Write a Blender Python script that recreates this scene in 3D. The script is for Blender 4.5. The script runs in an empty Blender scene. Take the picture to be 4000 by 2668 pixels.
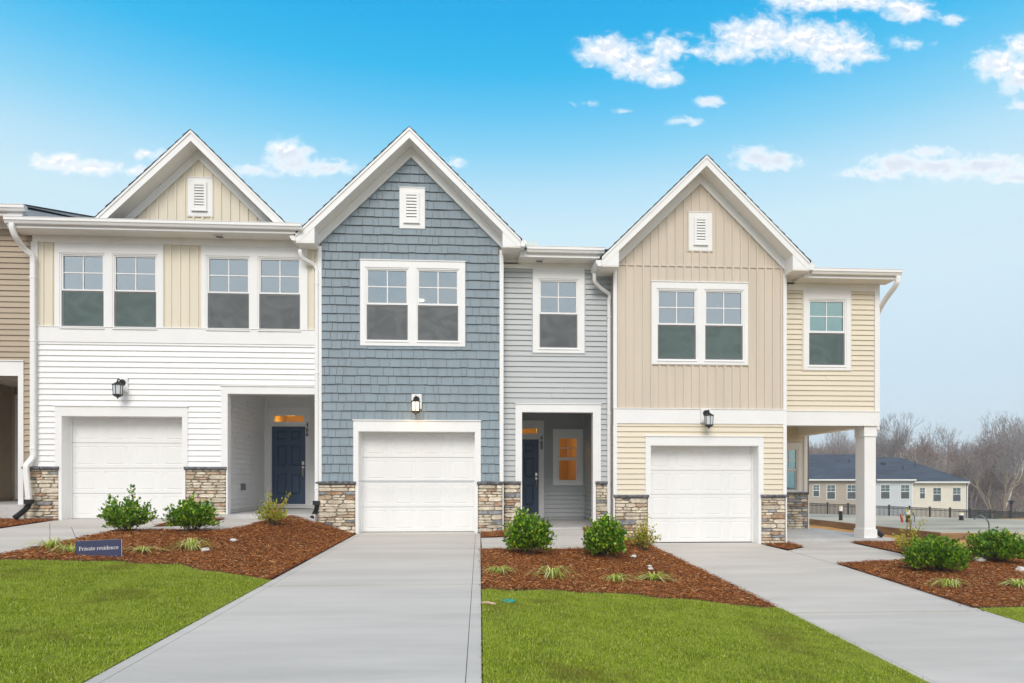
import bpy, bmesh, math, random
import numpy as np
from mathutils import Vector
R = random.Random(7)
NR = np.random.default_rng(7)
sc = bpy.context.scene
C = sc.collection

# ------------------------------------------------------------------ camera, sky, sun, exposure
F_PX, YAW, HZ, CAM_Z = 2600.0, math.atan(160 / 2600.0), 1888.0, 1.06
CA, SA = math.cos(YAW), math.sin(YAW)
cam_data = bpy.data.cameras.new("camera")
cam = bpy.data.objects.new("camera", cam_data); C.objects.link(cam)
cam.location = (0, 0, CAM_Z)
cam.rotation_euler = (math.pi / 2, 0, -YAW)
cam_data.sensor_fit = 'HORIZONTAL'; cam_data.sensor_width = 36.0
cam_data.lens = F_PX / 4000 * 36.0
cam_data.shift_y = (HZ - 1334) / 4000.0
cam_data.clip_start = 0.1; cam_data.clip_end = 3000
sc.camera = cam

SUN_EL, SUN_AZ = math.radians(37), math.radians(188)      # azimuth from +Y, clockwise; the light comes from behind the camera
world = bpy.data.worlds.new("World"); sc.world = world; world.use_nodes = True
HAZE = 0.0012; SKY_STRENGTH = 0.10; SKY_LEVEL = 0.73
sun_l = bpy.data.lights.new("sun", 'SUN'); sun_l.energy = 1.5; sun_l.angle = math.radians(30); sun_l.color = (1.0, 0.94, 0.87)
sun = bpy.data.objects.new("sun", sun_l); C.objects.link(sun)
sd = Vector((math.sin(SUN_AZ) * math.cos(SUN_EL), math.cos(SUN_AZ) * math.cos(SUN_EL), math.sin(SUN_EL)))
sun.rotation_euler = sd.to_track_quat('Z', 'Y').to_euler(); sun.location = (0, -20, 30)
sc.view_settings.view_transform = 'Standard'; sc.view_settings.look = 'None'
sc.view_settings.exposure = 0.52; sc.view_settings.gamma = 1.0
sc.view_settings.use_curve_mapping = False
sc.cycles.max_bounces = 10; sc.cycles.diffuse_bounces = 7; sc.cycles.glossy_bounces = 4
sc.cycles.transparent_max_bounces = 12; sc.cycles.caustics_reflective = False; sc.cycles.caustics_refractive = False
sc.cycles.sample_clamp_indirect = 6.0

class N:
    """small node-graph helper"""
    def __init__(s, tree): s.t = tree; s.n = tree.nodes; s.l = tree.links
    def new(s, typ, **kw):
        n = s.n.new(typ)
        for k, v in kw.items(): setattr(n, k, v)
        return n
    def put(s, sock, v):
        if isinstance(v, bpy.types.NodeSocket): s.l.new(v, sock)
        elif v is not None: sock.default_value = v
    def math(s, op, a, b=None, c=None, clamp=False):
        n = s.new('ShaderNodeMath', operation=op, use_clamp=clamp)
        for i, v in enumerate((a, b, c)):
            if v is not None: s.put(n.inputs[i], v)
        return n.outputs[0]
    def vmath(s, op, a, b=None, out=0):
        n = s.new('ShaderNodeVectorMath', operation=op)
        s.put(n.inputs[0], a)
        if b is not None: s.put(n.inputs[1], b)
        return n.outputs['Value'] if op in ('DOT_PRODUCT', 'LENGTH') else n.outputs[0]
    def mix(s, f, a, b, blend='MIX'):
        n = s.new('ShaderNodeMix', data_type='RGBA', blend_type=blend)
        s.put(n.inputs[0], f); s.put(n.inputs[6], a); s.put(n.inputs[7], b)
        return n.outputs[2]
    def noise(s, vec, scale, detail=4, rough=0.55, dist=0.0):
        n = s.new('ShaderNodeTexNoise'); s.put(n.inputs['Vector'], vec)
        n.inputs['Scale'].default_value = scale; n.inputs['Detail'].default_value = detail
        n.inputs['Roughness'].default_value = rough; n.inputs['Distortion'].default_value = dist
        return n.outputs['Fac']
    def smooth(s, x, a, b, lo=0.0, hi=1.0):
        n = s.new('ShaderNodeMapRange', interpolation_type='SMOOTHSTEP')
        s.put(n.inputs[0], x); n.inputs[1].default_value = a; n.inputs[2].default_value = b
        n.inputs[3].default_value = lo; n.inputs[4].default_value = hi
        return n.outputs[0]
    def ramp(s, x, stops):
        n = s.new('ShaderNodeValToRGB'); e = n.color_ramp.elements
        while len(e) < len(stops): e.new(0.5)
        for el, (p, c) in zip(e, stops): el.position = p; el.color = (*c, 1)
        s.put(n.inputs[0], x); return n.outputs[0]
    def scalev(s, vec, v):
        return s.vmath('MULTIPLY', vec, v)

# sky: Nishita daylight graded towards the photograph's cyan-to-pale blue, with cumulus clouds placed by direction
w = N(world.node_tree)
for n in list(w.n): w.n.remove(n)
nish = w.new('ShaderNodeTexSky', sky_type='NISHITA')
nish.sun_disc = False; nish.sun_elevation = SUN_EL; nish.sun_rotation = SUN_AZ
nish.air_density = 1.0; nish.dust_density = 1.5; nish.ozone_density = 1.5
tc = w.new('ShaderNodeTexCoord'); D = tc.outputs['Generated']
fwd = w.vmath('DOT_PRODUCT', D, (SA, CA, 0)); rgt = w.vmath('DOT_PRODUCT', D, (CA, -SA, 0)); upz = w.vmath('DOT_PRODUCT', D, (0, 0, 1))
fpos = w.math('MAXIMUM', fwd, 0.05)
cu = w.math('MULTIPLY_ADD', w.math('DIVIDE', rgt, fpos), 2600 / 1.7014, 2000 / 1.7014)
cv = w.math('MULTIPLY_ADD', w.math('DIVIDE', upz, fpos), -2600 / 1.7014, 1888 / 1.7014)
comb = w.new('ShaderNodeCombineXYZ'); w.put(comb.inputs[0], cu); w.put(comb.inputs[1], cv); UV = comb.outputs[0]
elev = w.math('MAXIMUM', upz, 0.0)
grad = w.ramp(elev, [(0, (0.6724, 0.7913, 0.8796)), (0.14, (0.6308, 0.7991, 0.9131)), (0.28, (0.6724, 0.8469, 0.9473)), (0.35, (0.6308, 0.8469, 0.956)), (0.4, (0.4793, 0.7758, 0.956)), (0.446, (0.2542, 0.6654, 0.9301)), (0.488, (0.1119, 0.5647, 0.9131)), (0.526, (0.0273, 0.491, 0.8714)), (0.575, (0.006, 0.4233, 0.8388)), (1, (0.0024, 0.2423, 0.6308))])
nish_l = w.new('ShaderNodeVectorMath', operation='SCALE'); w.put(nish_l.inputs[0], nish.outputs[0]); nish_l.inputs['Scale'].default_value = SKY_STRENGTH
gs = w.new('ShaderNodeVectorMath', operation='SCALE'); w.put(gs.inputs[0], grad); gs.inputs['Scale'].default_value = SKY_LEVEL
skycol = w.mix(0.95, nish_l.outputs[0], gs.outputs[0])
clouds = [  # x, y, half width, half height, density
    (1395, 118, 82, 36, 1), (1470, 150, 80, 34, 1), (1520, 178, 42, 24, .9), (1530, 108, 60, 32, .72), (1600, 118, 40, 12, .55),
    (1735, 85, 100, 52, 1), (1850, 88, 130, 44, 1), (1925, 112, 95, 42, 1), (1680, 118, 66, 28, .8), (1985, 130, 44, 14, .65), (1910, 152, 40, 16, .6),
    (1840, 5, 90, 22, 1), (1960, 0, 120, 24, 1), (2085, 22, 62, 30, .95), (2190, 48, 32, 16, .65),
    (2300, 150, 70, 44, 1), (2350, 170, 70, 52, 1), (2345, 105, 40, 28, .8), (2345, 245, 30, 10, .5),
    (1730, 360, 52, 25, 1), (1780, 370, 60, 23, 1),
    (2010, 398, 90, 15, .7), (2070, 375, 80, 26, .95), (2160, 385, 110, 28, .85), (2270, 382, 110, 28, .9), (2330, 408, 80, 14, .6), (2130, 352, 60, 16, .7),
    (125, 372, 66, 22, .95), (215, 384, 86, 20, .9), (310, 392, 54, 12, .6), (335, 354, 40, 12, .6),
    (652, 350, 48, 38, 1), (660, 378, 80, 26, .9), (745, 384, 80, 20, .75), (585, 392, 60, 14, .6), (700, 345, 24, 18, .7), (1045, 370, 26, 13, .6),
    (1628, 233, 26, 12, .55), (1572, 278, 32, 9, .5), (1440, 255, 20, 5, .3), (1350, 238, 24, 6, .3), (2085, 98, 36, 12, .35), (1645, 232, 14, 9, .4)]
m = None; low = None
for (x, y, rx, ry, dn) in clouds:
    d = w.vmath('MULTIPLY', w.vmath('SUBTRACT', UV, (x, y, 0)), (1 / rx, 1 / ry, 0))
    q = w.math('MULTIPLY', w.math('SUBTRACT', 1.0, w.math('SQRT', w.vmath('DOT_PRODUCT', d, d))), dn)
    m = q if m is None else w.math('SMOOTH_MAX', m, q, 0.25)
    ql = w.math('MULTIPLY_ADD', w.vmath('DOT_PRODUCT', d, (0, 1, 0)), 0.6, q)
    low = ql if low is None else w.math('SMOOTH_MAX', low, ql, 0.25)
n1 = w.noise(w.vmath('MULTIPLY', UV, (1, 1.35, 0)), 0.030, 8, 0.62, 0.4)
n1b = w.noise(w.vmath('MULTIPLY', w.vmath('ADD', UV, (-5, -9, 0)), (1, 1.35, 0)), 0.030, 8, 0.62, 0.4)
n2 = w.noise(UV, 0.009, 4, 0.5)
dens = w.math('ADD', m, w.math('MULTIPLY', w.math('SUBTRACT', n1, 0.5), 2.0))
dens = w.math('ADD', dens, w.math('MULTIPLY', w.math('SUBTRACT', n2, 0.5), 0.5))
inview = w.smooth(fwd, 0.15, 0.3)
cl_a = w.math('MULTIPLY', w.smooth(dens, -0.26, 0.78), inview)
# the rest of the sky (behind and beside the camera) is mostly cloud, put there for soft white fill
n3 = w.noise(w.vmath('MULTIPLY', D, (1, 1, 2.2)), 3.0, 8, 0.58, 0.2)
outw = w.math('SUBTRACT', 1.0, w.smooth(fwd, 0.1, 0.45))
cl_b = w.math('MULTIPLY', w.math('MULTIPLY', w.smooth(n3, 0.34, 0.50), outw), w.smooth(upz, 0.0, 0.06))
cl = w.math('MAXIMUM', cl_a, cl_b)
lit = w.smooth(w.math('SUBTRACT', n1, n1b), -0.07, 0.09)
core = w.smooth(dens, 0.35, 1.2)
under = w.smooth(w.math('ADD', w.math('SUBTRACT', low, m), w.math('MULTIPLY', w.math('SUBTRACT', n1, 0.5), -0.8)), 0.0, 0.42)
shade = w.math('MULTIPLY', w.math('MAXIMUM', w.math('MULTIPLY', w.math('SUBTRACT', 1.0, lit), 0.8), w.math('MULTIPLY', under, 0.75)), w.smooth(dens, 0.15, 0.9))
cloudcol = w.mix(shade, (0.76, 0.76, 0.765, 1), (0.46, 0.53, 0.635, 1))
final = w.mix(w.math('MULTIPLY', cl, 0.97), skycol, cloudcol)
bg = w.new('ShaderNodeBackground'); w.put(bg.inputs[0], final); bg.inputs[1].default_value = 1.0
wo = w.new('ShaderNodeOutputWorld'); w.l.new(bg.outputs[0], wo.inputs[0])

# ------------------------------------------------------------------ coordinates: photograph pixel -> metres on a facade plane
def W(px, py, Y):
    t = (px - 2000) / F_PX; yc = Y / (CA - SA * t); xc = t * yc
    return SA * yc + CA * xc, CAM_Z + (HZ - py) * yc / F_PX
def WX(px, Y): return W(px, 1500, Y)[0]
def WZ(py, px, Y): return W(px, py, Y)[1]
def WG(px, py, z):
    yc = (CAM_Z - z) * F_PX / (py - HZ); t = (px - 2000) / F_PX; xc = t * yc
    return SA * yc + CA * xc, CA * yc - SA * xc

# ------------------------------------------------------------------ materials
MATS = {}
def pmat(name, col, rough=0.6, var=0.12, scale=6.0, bump=0.0, bscale=60.0, stretch=(1, 1, 1), island=0.0, objrand=0.0, spec=0.4, metal=0.0,
         col2=None, c2scale=3.0, c2lo=0.45, c2hi=0.7, coat=0.0, detail=5):
    mt = bpy.data.materials.new(name); mt.use_nodes = True; g = N(mt.node_tree)
    b = g.n['Principled BSDF']
    pos = g.new('ShaderNodeNewGeometry'); P = g.vmath('MULTIPLY', pos.outputs['Position'], stretch)
    c = (*col, 1)
    nz = g.noise(P, scale, detail, 0.6)
    lo = tuple(x * (1 - var) for x in col) + (1,); hi = tuple(min(1, x * (1 + var)) for x in col) + (1,)
    out = g.mix(g.smooth(nz, 0.3, 0.7), lo, hi)
    if col2 is not None:
        out = g.mix(g.smooth(g.noise(P, c2scale, 5, 0.6), c2lo, c2hi), out, (*col2, 1))
    if island or objrand:
        src = pos.outputs['Random Per Island'] if island else g.new('ShaderNodeObjectInfo').outputs['Random']
        k = island or objrand
        mr = g.new('ShaderNodeMapRange'); g.put(mr.inputs[0], src); mr.inputs[3].default_value = 1 - k; mr.inputs[4].default_value = 1 + k
        sc_ = g.new('ShaderNodeVectorMath', operation='SCALE'); g.put(sc_.inputs[0], out); g.put(sc_.inputs['Scale'], mr.outputs[0]); out = sc_.outputs[0]
    g.put(b.inputs['Base Color'], out)
    b.inputs['Roughness'].default_value = rough; b.inputs['Metallic'].default_value = metal
    b.inputs['Specular IOR Level'].default_value = spec; b.inputs['Coat Weight'].default_value = coat
    if bump:
        bn = g.new('ShaderNodeBump'); bn.inputs['Strength'].default_value = bump; bn.inputs['Distance'].default_value = 0.01
        g.put(bn.inputs['Height'], g.noise(P, bscale, 5, 0.6)); g.put(b.inputs['Normal'], bn.outputs[0])
    MATS[name] = mt; return mt

def island_mat(name, stops, rough=0.6, spec=0.3, trans=0.0, patch=None, pscale=1.2):
    """colour picked per loose piece (chips, leaves, blades); optional large-scale patches of a second colour"""
    mt = bpy.data.materials.new(name); mt.use_nodes = True; g = N(mt.node_tree); b = g.n['Principled BSDF']
    ge = g.new('ShaderNodeNewGeometry')
    out = g.ramp(ge.outputs['Random Per Island'], stops)
    if patch is not None:
        nz = g.noise(ge.outputs['Position'], pscale, 4, 0.6)
        out = g.mix(g.math('MULTIPLY', g.smooth(nz, 0.42, 0.68), 0.7), out, (*patch, 1))
        n5 = g.noise(ge.outputs['Position'], pscale * .45, 5, 0.65)                 # thin, worn spots in the sod
        out = g.mix(g.math('MULTIPLY', g.smooth(n5, 0.53, 0.68), 0.65), out, (.22, .20, .035, 1))
    g.put(b.inputs['Base Color'], out); b.inputs['Roughness'].default_value = rough; b.inputs['Specular IOR Level'].default_value = spec
    if trans:
        tr = g.new('ShaderNodeBsdfTranslucent'); g.put(tr.inputs[0], out)
        mx = g.new('ShaderNodeMixShader'); mx.inputs[0].default_value = trans
        g.l.new(b.outputs[0], mx.inputs[1]); g.l.new(tr.outputs[0], mx.inputs[2]); g.l.new(mx.outputs[0], g.n['Material Output'].inputs[0])
    MATS[name] = mt; return mt

white = pmat('white_trim', (.83, .83, .825), .45, .02, 2, .05, 90)
white_vinyl = pmat('white_vinyl', (.84, .84, .84), .42, .02, 3, .18, 60, (.12, 1, 1))
door_white = pmat('garage_door_white', (.80, .80, .79), .42, .02, 2, .25, 60, (1, 1, .06))
soffit_m = pmat('soffit_vinyl', (.86, .845, .81), .5, .03, 3, .3, 40, (1, .15, 1))
cream = pmat('cream_board', (.74, .68, .555), .5, .03, 3, .12, 60, (1, 1, .1))
beige = pmat('beige_board', (.62, .545, .45), .5, .04, 3, .12, 60, (1, 1, .1))
butter = pmat('butter_vinyl', (.735, .665, .53), .45, .03, 3, .18, 60, (.12, 1, 1))
taupe = pmat('taupe_vinyl', (.44, .36, .265), .5, .04, 3, .18, 60, (.12, 1, 1))
grey_v = pmat('grey_vinyl', (.465, .49, .50), .45, .03, 3, .18, 60, (.12, 1, 1))
blue_s = pmat('blue_shingle', (.232, .292, .334), (.6), .05, 5, .6, 70, (1, 1, .05), objrand=.025)
mortar = pmat('mortar', (.27, .24, .20), .9, .25, 30, .5, 80)
st_cream = pmat('stone_cream', (.66, .59, .47), .85, .22, 9, .9, 45, objrand=.16, col2=(.54, .46, .35), c2scale=7)
st_tan = pmat('stone_tan', (.48, .36, .24), .85, .25, 9, .9, 45, objrand=.16, col2=(.58, .50, .40), c2scale=8)
st_rust = pmat('stone_rust', (.40, .25, .15), .85, .3, 9, .9, 45, objrand=.15, col2=(.52, .42, .32), c2scale=9)
st_grey = pmat('stone_grey', (.25, .26, .275), .85, .35, 9, .9, 45, objrand=.2, col2=(.38, .37, .36), c2scale=8)
slate = pmat('slate_cap', (.115, .118, .13), .8, .35, 14, .9, 40, col2=(.24, .24, .25), c2scale=10)
navy = pmat('navy_door', (.036, .072, .140), .38, .10, 5, .25, 50, (1, 1, .06), spec=.5)
black_m = pmat('black_metal', (.018, .018, .019), .45, .2, 20, .2, 60)
nickel = pmat('satin_nickel', (.62, .59, .53), .3, .05, 10, metal=1.0)
roof_m = pmat('roof_shingle', (.05, .052, .058), .9, .35, 12, .8, 60, objrand=.1)
far_roof_m = pmat('far_roof_shingle', (.045, .058, .082), .9, .35, 1.4, .6, 20, (.25, 1, 1))
concrete = pmat('concrete', (.530, .497, .460), .82, .08, 2.2, .5, 55, (.18, 1, 1), col2=(.43, .405, .375), c2scale=1.5, c2lo=.5, c2hi=.8)
concrete_porch = pmat('concrete_porch', (.50, .495, .485), .75, .10, 2.2, .3, 60, col2=(.42, .42, .415), c2scale=1.7, c2lo=.5, c2hi=.75)
wet_slab = pmat('wet_slab', (.47, .405, .30), .55, .2, .6, .02, 30, (.3, 1, 1), col2=(.26, .225, .17), c2scale=.5, spec=.25)
form_wood = pmat('form_lumber', (.27, .16, .08), .85, .3, 3, .4, 30, (.3, .3, 3))
joint_m = pmat('joint_grey', (.20, .185, .165), .9, .2, 8)
soil = pmat('soil', (.11, .06, .03), .95, .35, 8, .8, 40)
clay = pmat('orange_clay', (.50, .235, .055), .95, .25, 1.8, 1.0, 18, col2=(.60, .40, .17), c2scale=.9)
mulch_base = pmat('mulch_base', (.17, .052, .014), .95, .5, 30, 1.0, 60)
turf_base = pmat('turf_base', (.21, .26, .010), .95, .3, 3, .8, 60)
far_grass = pmat('far_grass', (.13, .125, .05), .95, .3, .3, .5, 10)
asphalt = pmat('asphalt', (.10, .10, .10), .9, .2, 5, .5, 80)
room_m = pmat('room_paint', (.55, .54, .52), .8, .03, 2)
glow_room_m = pmat('room_with_glow_tint', (.62, .47, .26), .8, .05, 2)  # warm lamplight of the lit entries is put into this wall colour
bark_grey = pmat('bark_grey', (.29, .255, .245), .95, .3, 3)
bark_brown = pmat('bark_brown', (.27, .205, .175), .95, .3, 3)
bark_pale = pmat('bark_pale', (.60, .56, .50), .9, .2, 2)
bark_tan = pmat('bark_tan', (.33, .26, .18), .9, .2, 2)
sign_m = pmat('sign_navy', (.035, .042, .10), .5, .15, 30)
sign_edge = pmat('sign_white', (.8, .8, .82), .6, .02, 5)
letter_w = pmat('letter_white', (.85, .85, .86), .6, .01, 5)
stem_m = pmat('twig', (.10, .06, .035), .9, .3, 20)
red_p = pmat('red_pipe', (.45, .03, .02), .5, .1, 5)
yellow_p = pmat('yellow_tape', (.65, .5, .06), .5, .1, 5)
green_lid = pmat('green_lid', (.0, .33, .24), .5, .3, 40, col2=(.10, .08, .05), c2scale=30, c2lo=.55, c2hi=.6)
debris_w = pmat('white_rubble', (.62, .60, .57), .8, .15, 20, .5, 40)
wood_chip = pmat('bare_wood', (.55, .40, .27), .8, .2, 12)
copper = pmat('flashing', (.60, .68, .66), .5, .1, 10)
bark_chip = island_mat('bark_chip', [(0, (.045, .014, .004)), (.3, (.19, .055, .013)), (.65, (.345, .108, .025)), (.88, (.50, .205, .06)), (1, (.72, .48, .25))], .9, .15)
leaf_m = island_mat('holly_leaf', [(0, (.035, .12, .006)), (.4, (.085, .23, .008)), (.7, (.20, .38, .012)), (1, (.44, .56, .03))], .35, .5, .25)
leaf_y = island_mat('sparse_leaf', [(0, (.22, .30, .02)), (.55, (.46, .48, .035)), (.85, (.60, .50, .06)), (.94, (.55, .20, .06)), (1, (.10, .06, .06))], .5, .3, .3)
blade_l = island_mat('striped_blade', [(0, (.22, .36, .02)), (.45, (.50, .58, .08)), (1, (.84, .82, .48))], .5, .3, .2)
grass_m = island_mat('turf_blade', [(0, (.10, .15, .006)), (.35, (.24, .33, .010)), (.7, (.37, .46, .025)), (.92, (.54, .58, .09)), (1, (.80, .72, .34))], .6, .25, .25, patch=(.40, .47, .06), pscale=2.6)
dead_leaf = island_mat('dead_leaf', [(0, (.13, .075, .055)), (.6, (.20, .115, .075)), (.92, (.27, .15, .08)), (1, (.42, .19, .06))], .8, .2, .2)

def glass_mat(name, tint, refl, refl_col):
    mt = bpy.data.materials.new(name); mt.use_nodes = True; g = N(mt.node_tree); g.n.remove(g.n['Principled BSDF'])
    tr = g.new('ShaderNodeBsdfTransparent'); tr.inputs[0].default_value = (*tint, 1)
    gl = g.new('ShaderNodeBsdfGlossy'); gl.inputs[0].default_value = (*refl_col, 1); gl.inputs['Roughness'].default_value = 0.03
    lw = g.new('ShaderNodeLayerWeight'); lw.inputs[0].default_value = 0.35
    ge = g.new('ShaderNodeNewGeometry')
    bp = g.new('ShaderNodeBump'); bp.inputs['Strength'].default_value = 0.04; bp.inputs['Distance'].default_value = 0.05
    g.put(bp.inputs['Height'], g.noise(ge.outputs['Position'], 1.5, 2, 0.4)); g.put(gl.inputs['Normal'], bp.outputs[0])
    fac = g.math('MULTIPLY_ADD', lw.outputs['Facing'], 0.5, refl, clamp=True)
    mx = g.new('ShaderNodeMixShader'); g.put(mx.inputs[0], fac)
    g.l.new(tr.outputs[0], mx.inputs[1]); g.l.new(gl.outputs[0], mx.inputs[2]); g.l.new(mx.outputs[0], g.n['Material Output'].inputs[0])
    return mt
glass = glass_mat('window_glass', (.72, .80, .80), .34, (.80, .88, .95))
glass_teal = glass_mat('window_glass_teal', (.62, .80, .76), .32, (.68, .90, .90))
glass_clear = glass_mat('clear_glass', (.95, .96, .95), .03, (.9, .9, .9))
def screen_mat(name, c0, c1):
    mt = bpy.data.materials.new(name); mt.use_nodes = True; g = N(mt.node_tree); b = g.n['Principled BSDF']
    ge = g.new('ShaderNodeNewGeometry'); P = ge.outputs['Position']
    nz = g.noise(g.vmath('MULTIPLY', P, (1, 1, 1.5)), 1.6, 3, 0.5, 1.6)  # wavy moire reflections painted into the mesh colour
    g.put(b.inputs['Base Color'], g.mix(g.smooth(nz, .3, .72), (*c0, 1), (*c1, 1))); b.inputs['Roughness'].default_value = .35
    b.inputs['Specular IOR Level'].default_value = .3
    tr = g.new('ShaderNodeBsdfTransparent'); mx = g.new('ShaderNodeMixShader'); mx.inputs[0].default_value = .88
    g.l.new(tr.outputs[0], mx.inputs[1]); g.l.new(b.outputs[0], mx.inputs[2]); g.l.new(mx.outputs[0], g.n['Material Output'].inputs[0])
    return mt
screen_grey = screen_mat('insect_screen', (.105, .115, .12), (.15, .165, .17))
screen_teal = screen_mat('insect_screen_teal', (.09, .13, .125), (.125, .175, .168))
def emit_mat(name, col, st):
    mt = bpy.data.materials.new(name); mt.use_nodes = True; g = N(mt.node_tree); g.n.remove(g.n['Principled BSDF'])
    e = g.new('ShaderNodeEmission'); e.inputs[0].default_value = (*col, 1); e.inputs[1].default_value = st
    g.l.new(e.outputs[0], g.n['Material Output'].inputs[0]); return mt
lamp_glow = emit_mat('lit_lamp_glass', (1.0, .78, .50), 1.5)
ceiling_glow = emit_mat('lit_ceiling_lamp', (1.0, .80, .52), 6.0)
frost = pmat('frosted_glass', (.62, .65, .68), .3, .03, 5)

# ------------------------------------------------------------------ mesh helpers
def wpos(o):
    p = Vector((0, 0, 0))
    while o is not None: p += o.location; o = o.parent
    return p
def tag(o, label=None, cat=None, group=None, kind=None):
    if label: o['label'] = label
    if cat: o['category'] = cat
    if group: o['group'] = group
    if kind: o['kind'] = kind
    return o
def thing(name, label, cat, loc=(0, 0, 0), group=None):
    o = bpy.data.objects.new(name, None); C.objects.link(o); o.location = loc; o.empty_display_size = .2
    return tag(o, label, cat, group)
class M:
    def __init__(s): s.v = []; s.f = []
    def add(s, vs, fs):
        k = len(s.v); s.v += [tuple(v) for v in vs]; s.f += [tuple(i + k for i in f) for f in fs]
    def box(s, x0, x1, y0, y1, z0, z1):
        s.add([(x0, y0, z0), (x1, y0, z0), (x1, y1, z0), (x0, y1, z0), (x0, y0, z1), (x1, y0, z1), (x1, y1, z1), (x0, y1, z1)],
              [(0, 3, 2, 1), (4, 5, 6, 7), (0, 1, 5, 4), (1, 2, 6, 5), (2, 3, 7, 6), (3, 0, 4, 7)])
    def tbox(s, T, u0, u1, d0, d1, z0, z1):
        s.prism(T, [(u0, z0), (u1, z0), (u1, z1), (u0, z1)], lambda z: d0, d1)
    def prism(s, T, poly, df, db, uc=0.0):
        n = len(poly)
        if n < 3: return
        if not callable(df): dv = df; df = lambda z: dv
        zb = min(p[1] for p in poly)                          # uc: the back of the lower edge is cut upwards (drip lip)
        s.add([T(u, df(z), z) for u, z in poly] + [T(u, db, z + (uc if z < zb + .012 else 0)) for u, z in poly],
              [tuple(range(n)), tuple(range(2 * n - 1, n - 1, -1))] + [(i, i + n, (i + 1) % n + n, (i + 1) % n) for i in range(n)])
    def px(s, poly, x0, x1):          # polygon in (y,z) extruded along X
        n = len(poly)
        s.add([(x0, y, z) for y, z in poly] + [(x1, y, z) for y, z in poly],
              [tuple(range(n)), tuple(range(2 * n - 1, n - 1, -1))] + [(i, i + n, (i + 1) % n + n, (i + 1) % n) for i in range(n)])
    def py(s, poly, y0, y1):          # polygon in (x,z) extruded along Y
        n = len(poly)
        s.add([(x, y0, z) for x, z in poly] + [(x, y1, z) for x, z in poly],
              [tuple(range(n)), tuple(range(2 * n - 1, n - 1, -1))] + [(i, i + n, (i + 1) % n + n, (i + 1) % n) for i in range(n)])
    def pz(s, poly, z0, z1):
        n = len(poly)
        s.add([(x, y, z0) for x, y in poly] + [(x, y, z1) for x, y in poly],
              [tuple(range(n - 1, -1, -1)), tuple(range(n, 2 * n))] + [(i, (i + 1) % n, (i + 1) % n + n, i + n) for i in range(n)])
    def sweep(s, pts, sect, ref=(0, 1, 0), scales=None):
        """cross-section (list of (a,b)) swept along pts, closed ends"""
        pts = [Vector(p) for p in pts]; n = len(sect); k0 = len(s.v); rings = []
        for i, p in enumerate(pts):
            t = (pts[min(i + 1, len(pts) - 1)] - pts[max(i - 1, 0)]).normalized()
            sd_ = t.cross(Vector(ref))
            if sd_.length < 1e-4: sd_ = t.cross(Vector((1, 0, 0)))
            sd_.normalize(); nn = sd_.cross(t); q = scales[i] if scales else 1.0
            rings.append(len(s.v)); s.v += [tuple(p + sd_ * a * q + nn * b * q) for a, b in sect]
        for i in range(len(pts) - 1):
            a, b = rings[i], rings[i + 1]
            s.f += [(a + j, a + (j + 1) % n, b + (j + 1) % n, b + j) for j in range(n)]
        s.f.append(tuple(rings[0] + j for j in range(n - 1, -1, -1))); s.f.append(tuple(rings[-1] + j for j in range(n)))
    def tube(s, pts, r, n=8, ref=(0, 1, 0), scales=None):
        s.sweep(pts, [(r * math.cos(2 * math.pi * j / n), r * math.sin(2 * math.pi * j / n)) for j in range(n)], ref, scales)
    def lathe(s, c, prof, n=12, rot=0.0):
        """profile of (radius, z) turned round a vertical axis at c"""
        k = len(s.v)
        for r, z in prof:
            s.v += [(c[0] + r * math.cos(rot + 2 * math.pi * j / n), c[1] + r * math.sin(rot + 2 * math.pi * j / n), c[2] + z) for j in range(n)]
        for i in range(len(prof) - 1):
            a = k + i * n; b = a + n
            s.f += [(a + j, a + (j + 1) % n, b + (j + 1) % n, b + j) for j in range(n)]
        s.f.append(tuple(k + j for j in range(n - 1, -1, -1))); s.f.append(tuple(k + (len(prof) - 1) * n + j for j in range(n)))
    def build(s, name, mat, parent=None, recenter=True, smooth=False, norm=True, **props):
        me = bpy.data.meshes.new(name)
        a = np.array(s.v, dtype=float)
        base = wpos(parent) if parent else Vector((0, 0, 0))
        c = Vector((a.min(0) + a.max(0)) / 2) if recenter else base.copy()
        if recenter and parent is None: c.z = a[:, 2].min()
        me.from_pydata([tuple(p) for p in a - np.array(c)], [], s.f)
        if norm:
            bm = bmesh.new(); bm.from_mesh(me); bmesh.ops.recalc_face_normals(bm, faces=bm.faces); bm.to_mesh(me); bm.free()
        if smooth: me.polygons.foreach_set('use_smooth', [True] * len(me.polygons))
        me.materials.append(mat)
        o = bpy.data.objects.new(name, me); C.objects.link(o)
        if parent: o.parent = parent
        o.location = c - base
        tag(o, **props); return o
def np_mesh(name, verts, faces, mat, parent=None, **props):
    """big triangle / quad soup from numpy arrays (n,k,3 positions per piece, local face index list)"""
    v = verts.reshape(-1, 3); npc, k = verts.shape[0], verts.shape[1]
    me = bpy.data.meshes.new(name); me.vertices.add(len(v)); me.vertices.foreach_set('co', v.astype(np.float32).ravel())
    fl = np.array([i for f in faces for i in f]); fs = np.array([len(f) for f in faces])
    loops = (np.arange(npc)[:, None] * k + fl[None, :]).ravel(); tot = np.tile(fs, npc)
    me.loops.add(len(loops)); me.loops.foreach_set('vertex_index', loops.astype(np.int32))
    me.polygons.add(len(tot)); st = np.concatenate([[0], np.cumsum(tot)[:-1]])
    me.polygons.foreach_set('loop_start', st.astype(np.int32)); me.polygons.foreach_set('loop_total', tot.astype(np.int32))
    me.update(calc_edges=True); me.materials.append(mat)
    o = bpy.data.objects.new(name, me); C.objects.link(o)
    if parent: o.parent = parent; o.location = -wpos(parent)
    tag(o, **props); return o
def copy_tree(o, parent=None):
    c = o.copy(); C.objects.link(c); c.parent = parent
    for ch in [x for x in o.children]: copy_tree(ch, c)
    return c
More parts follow.
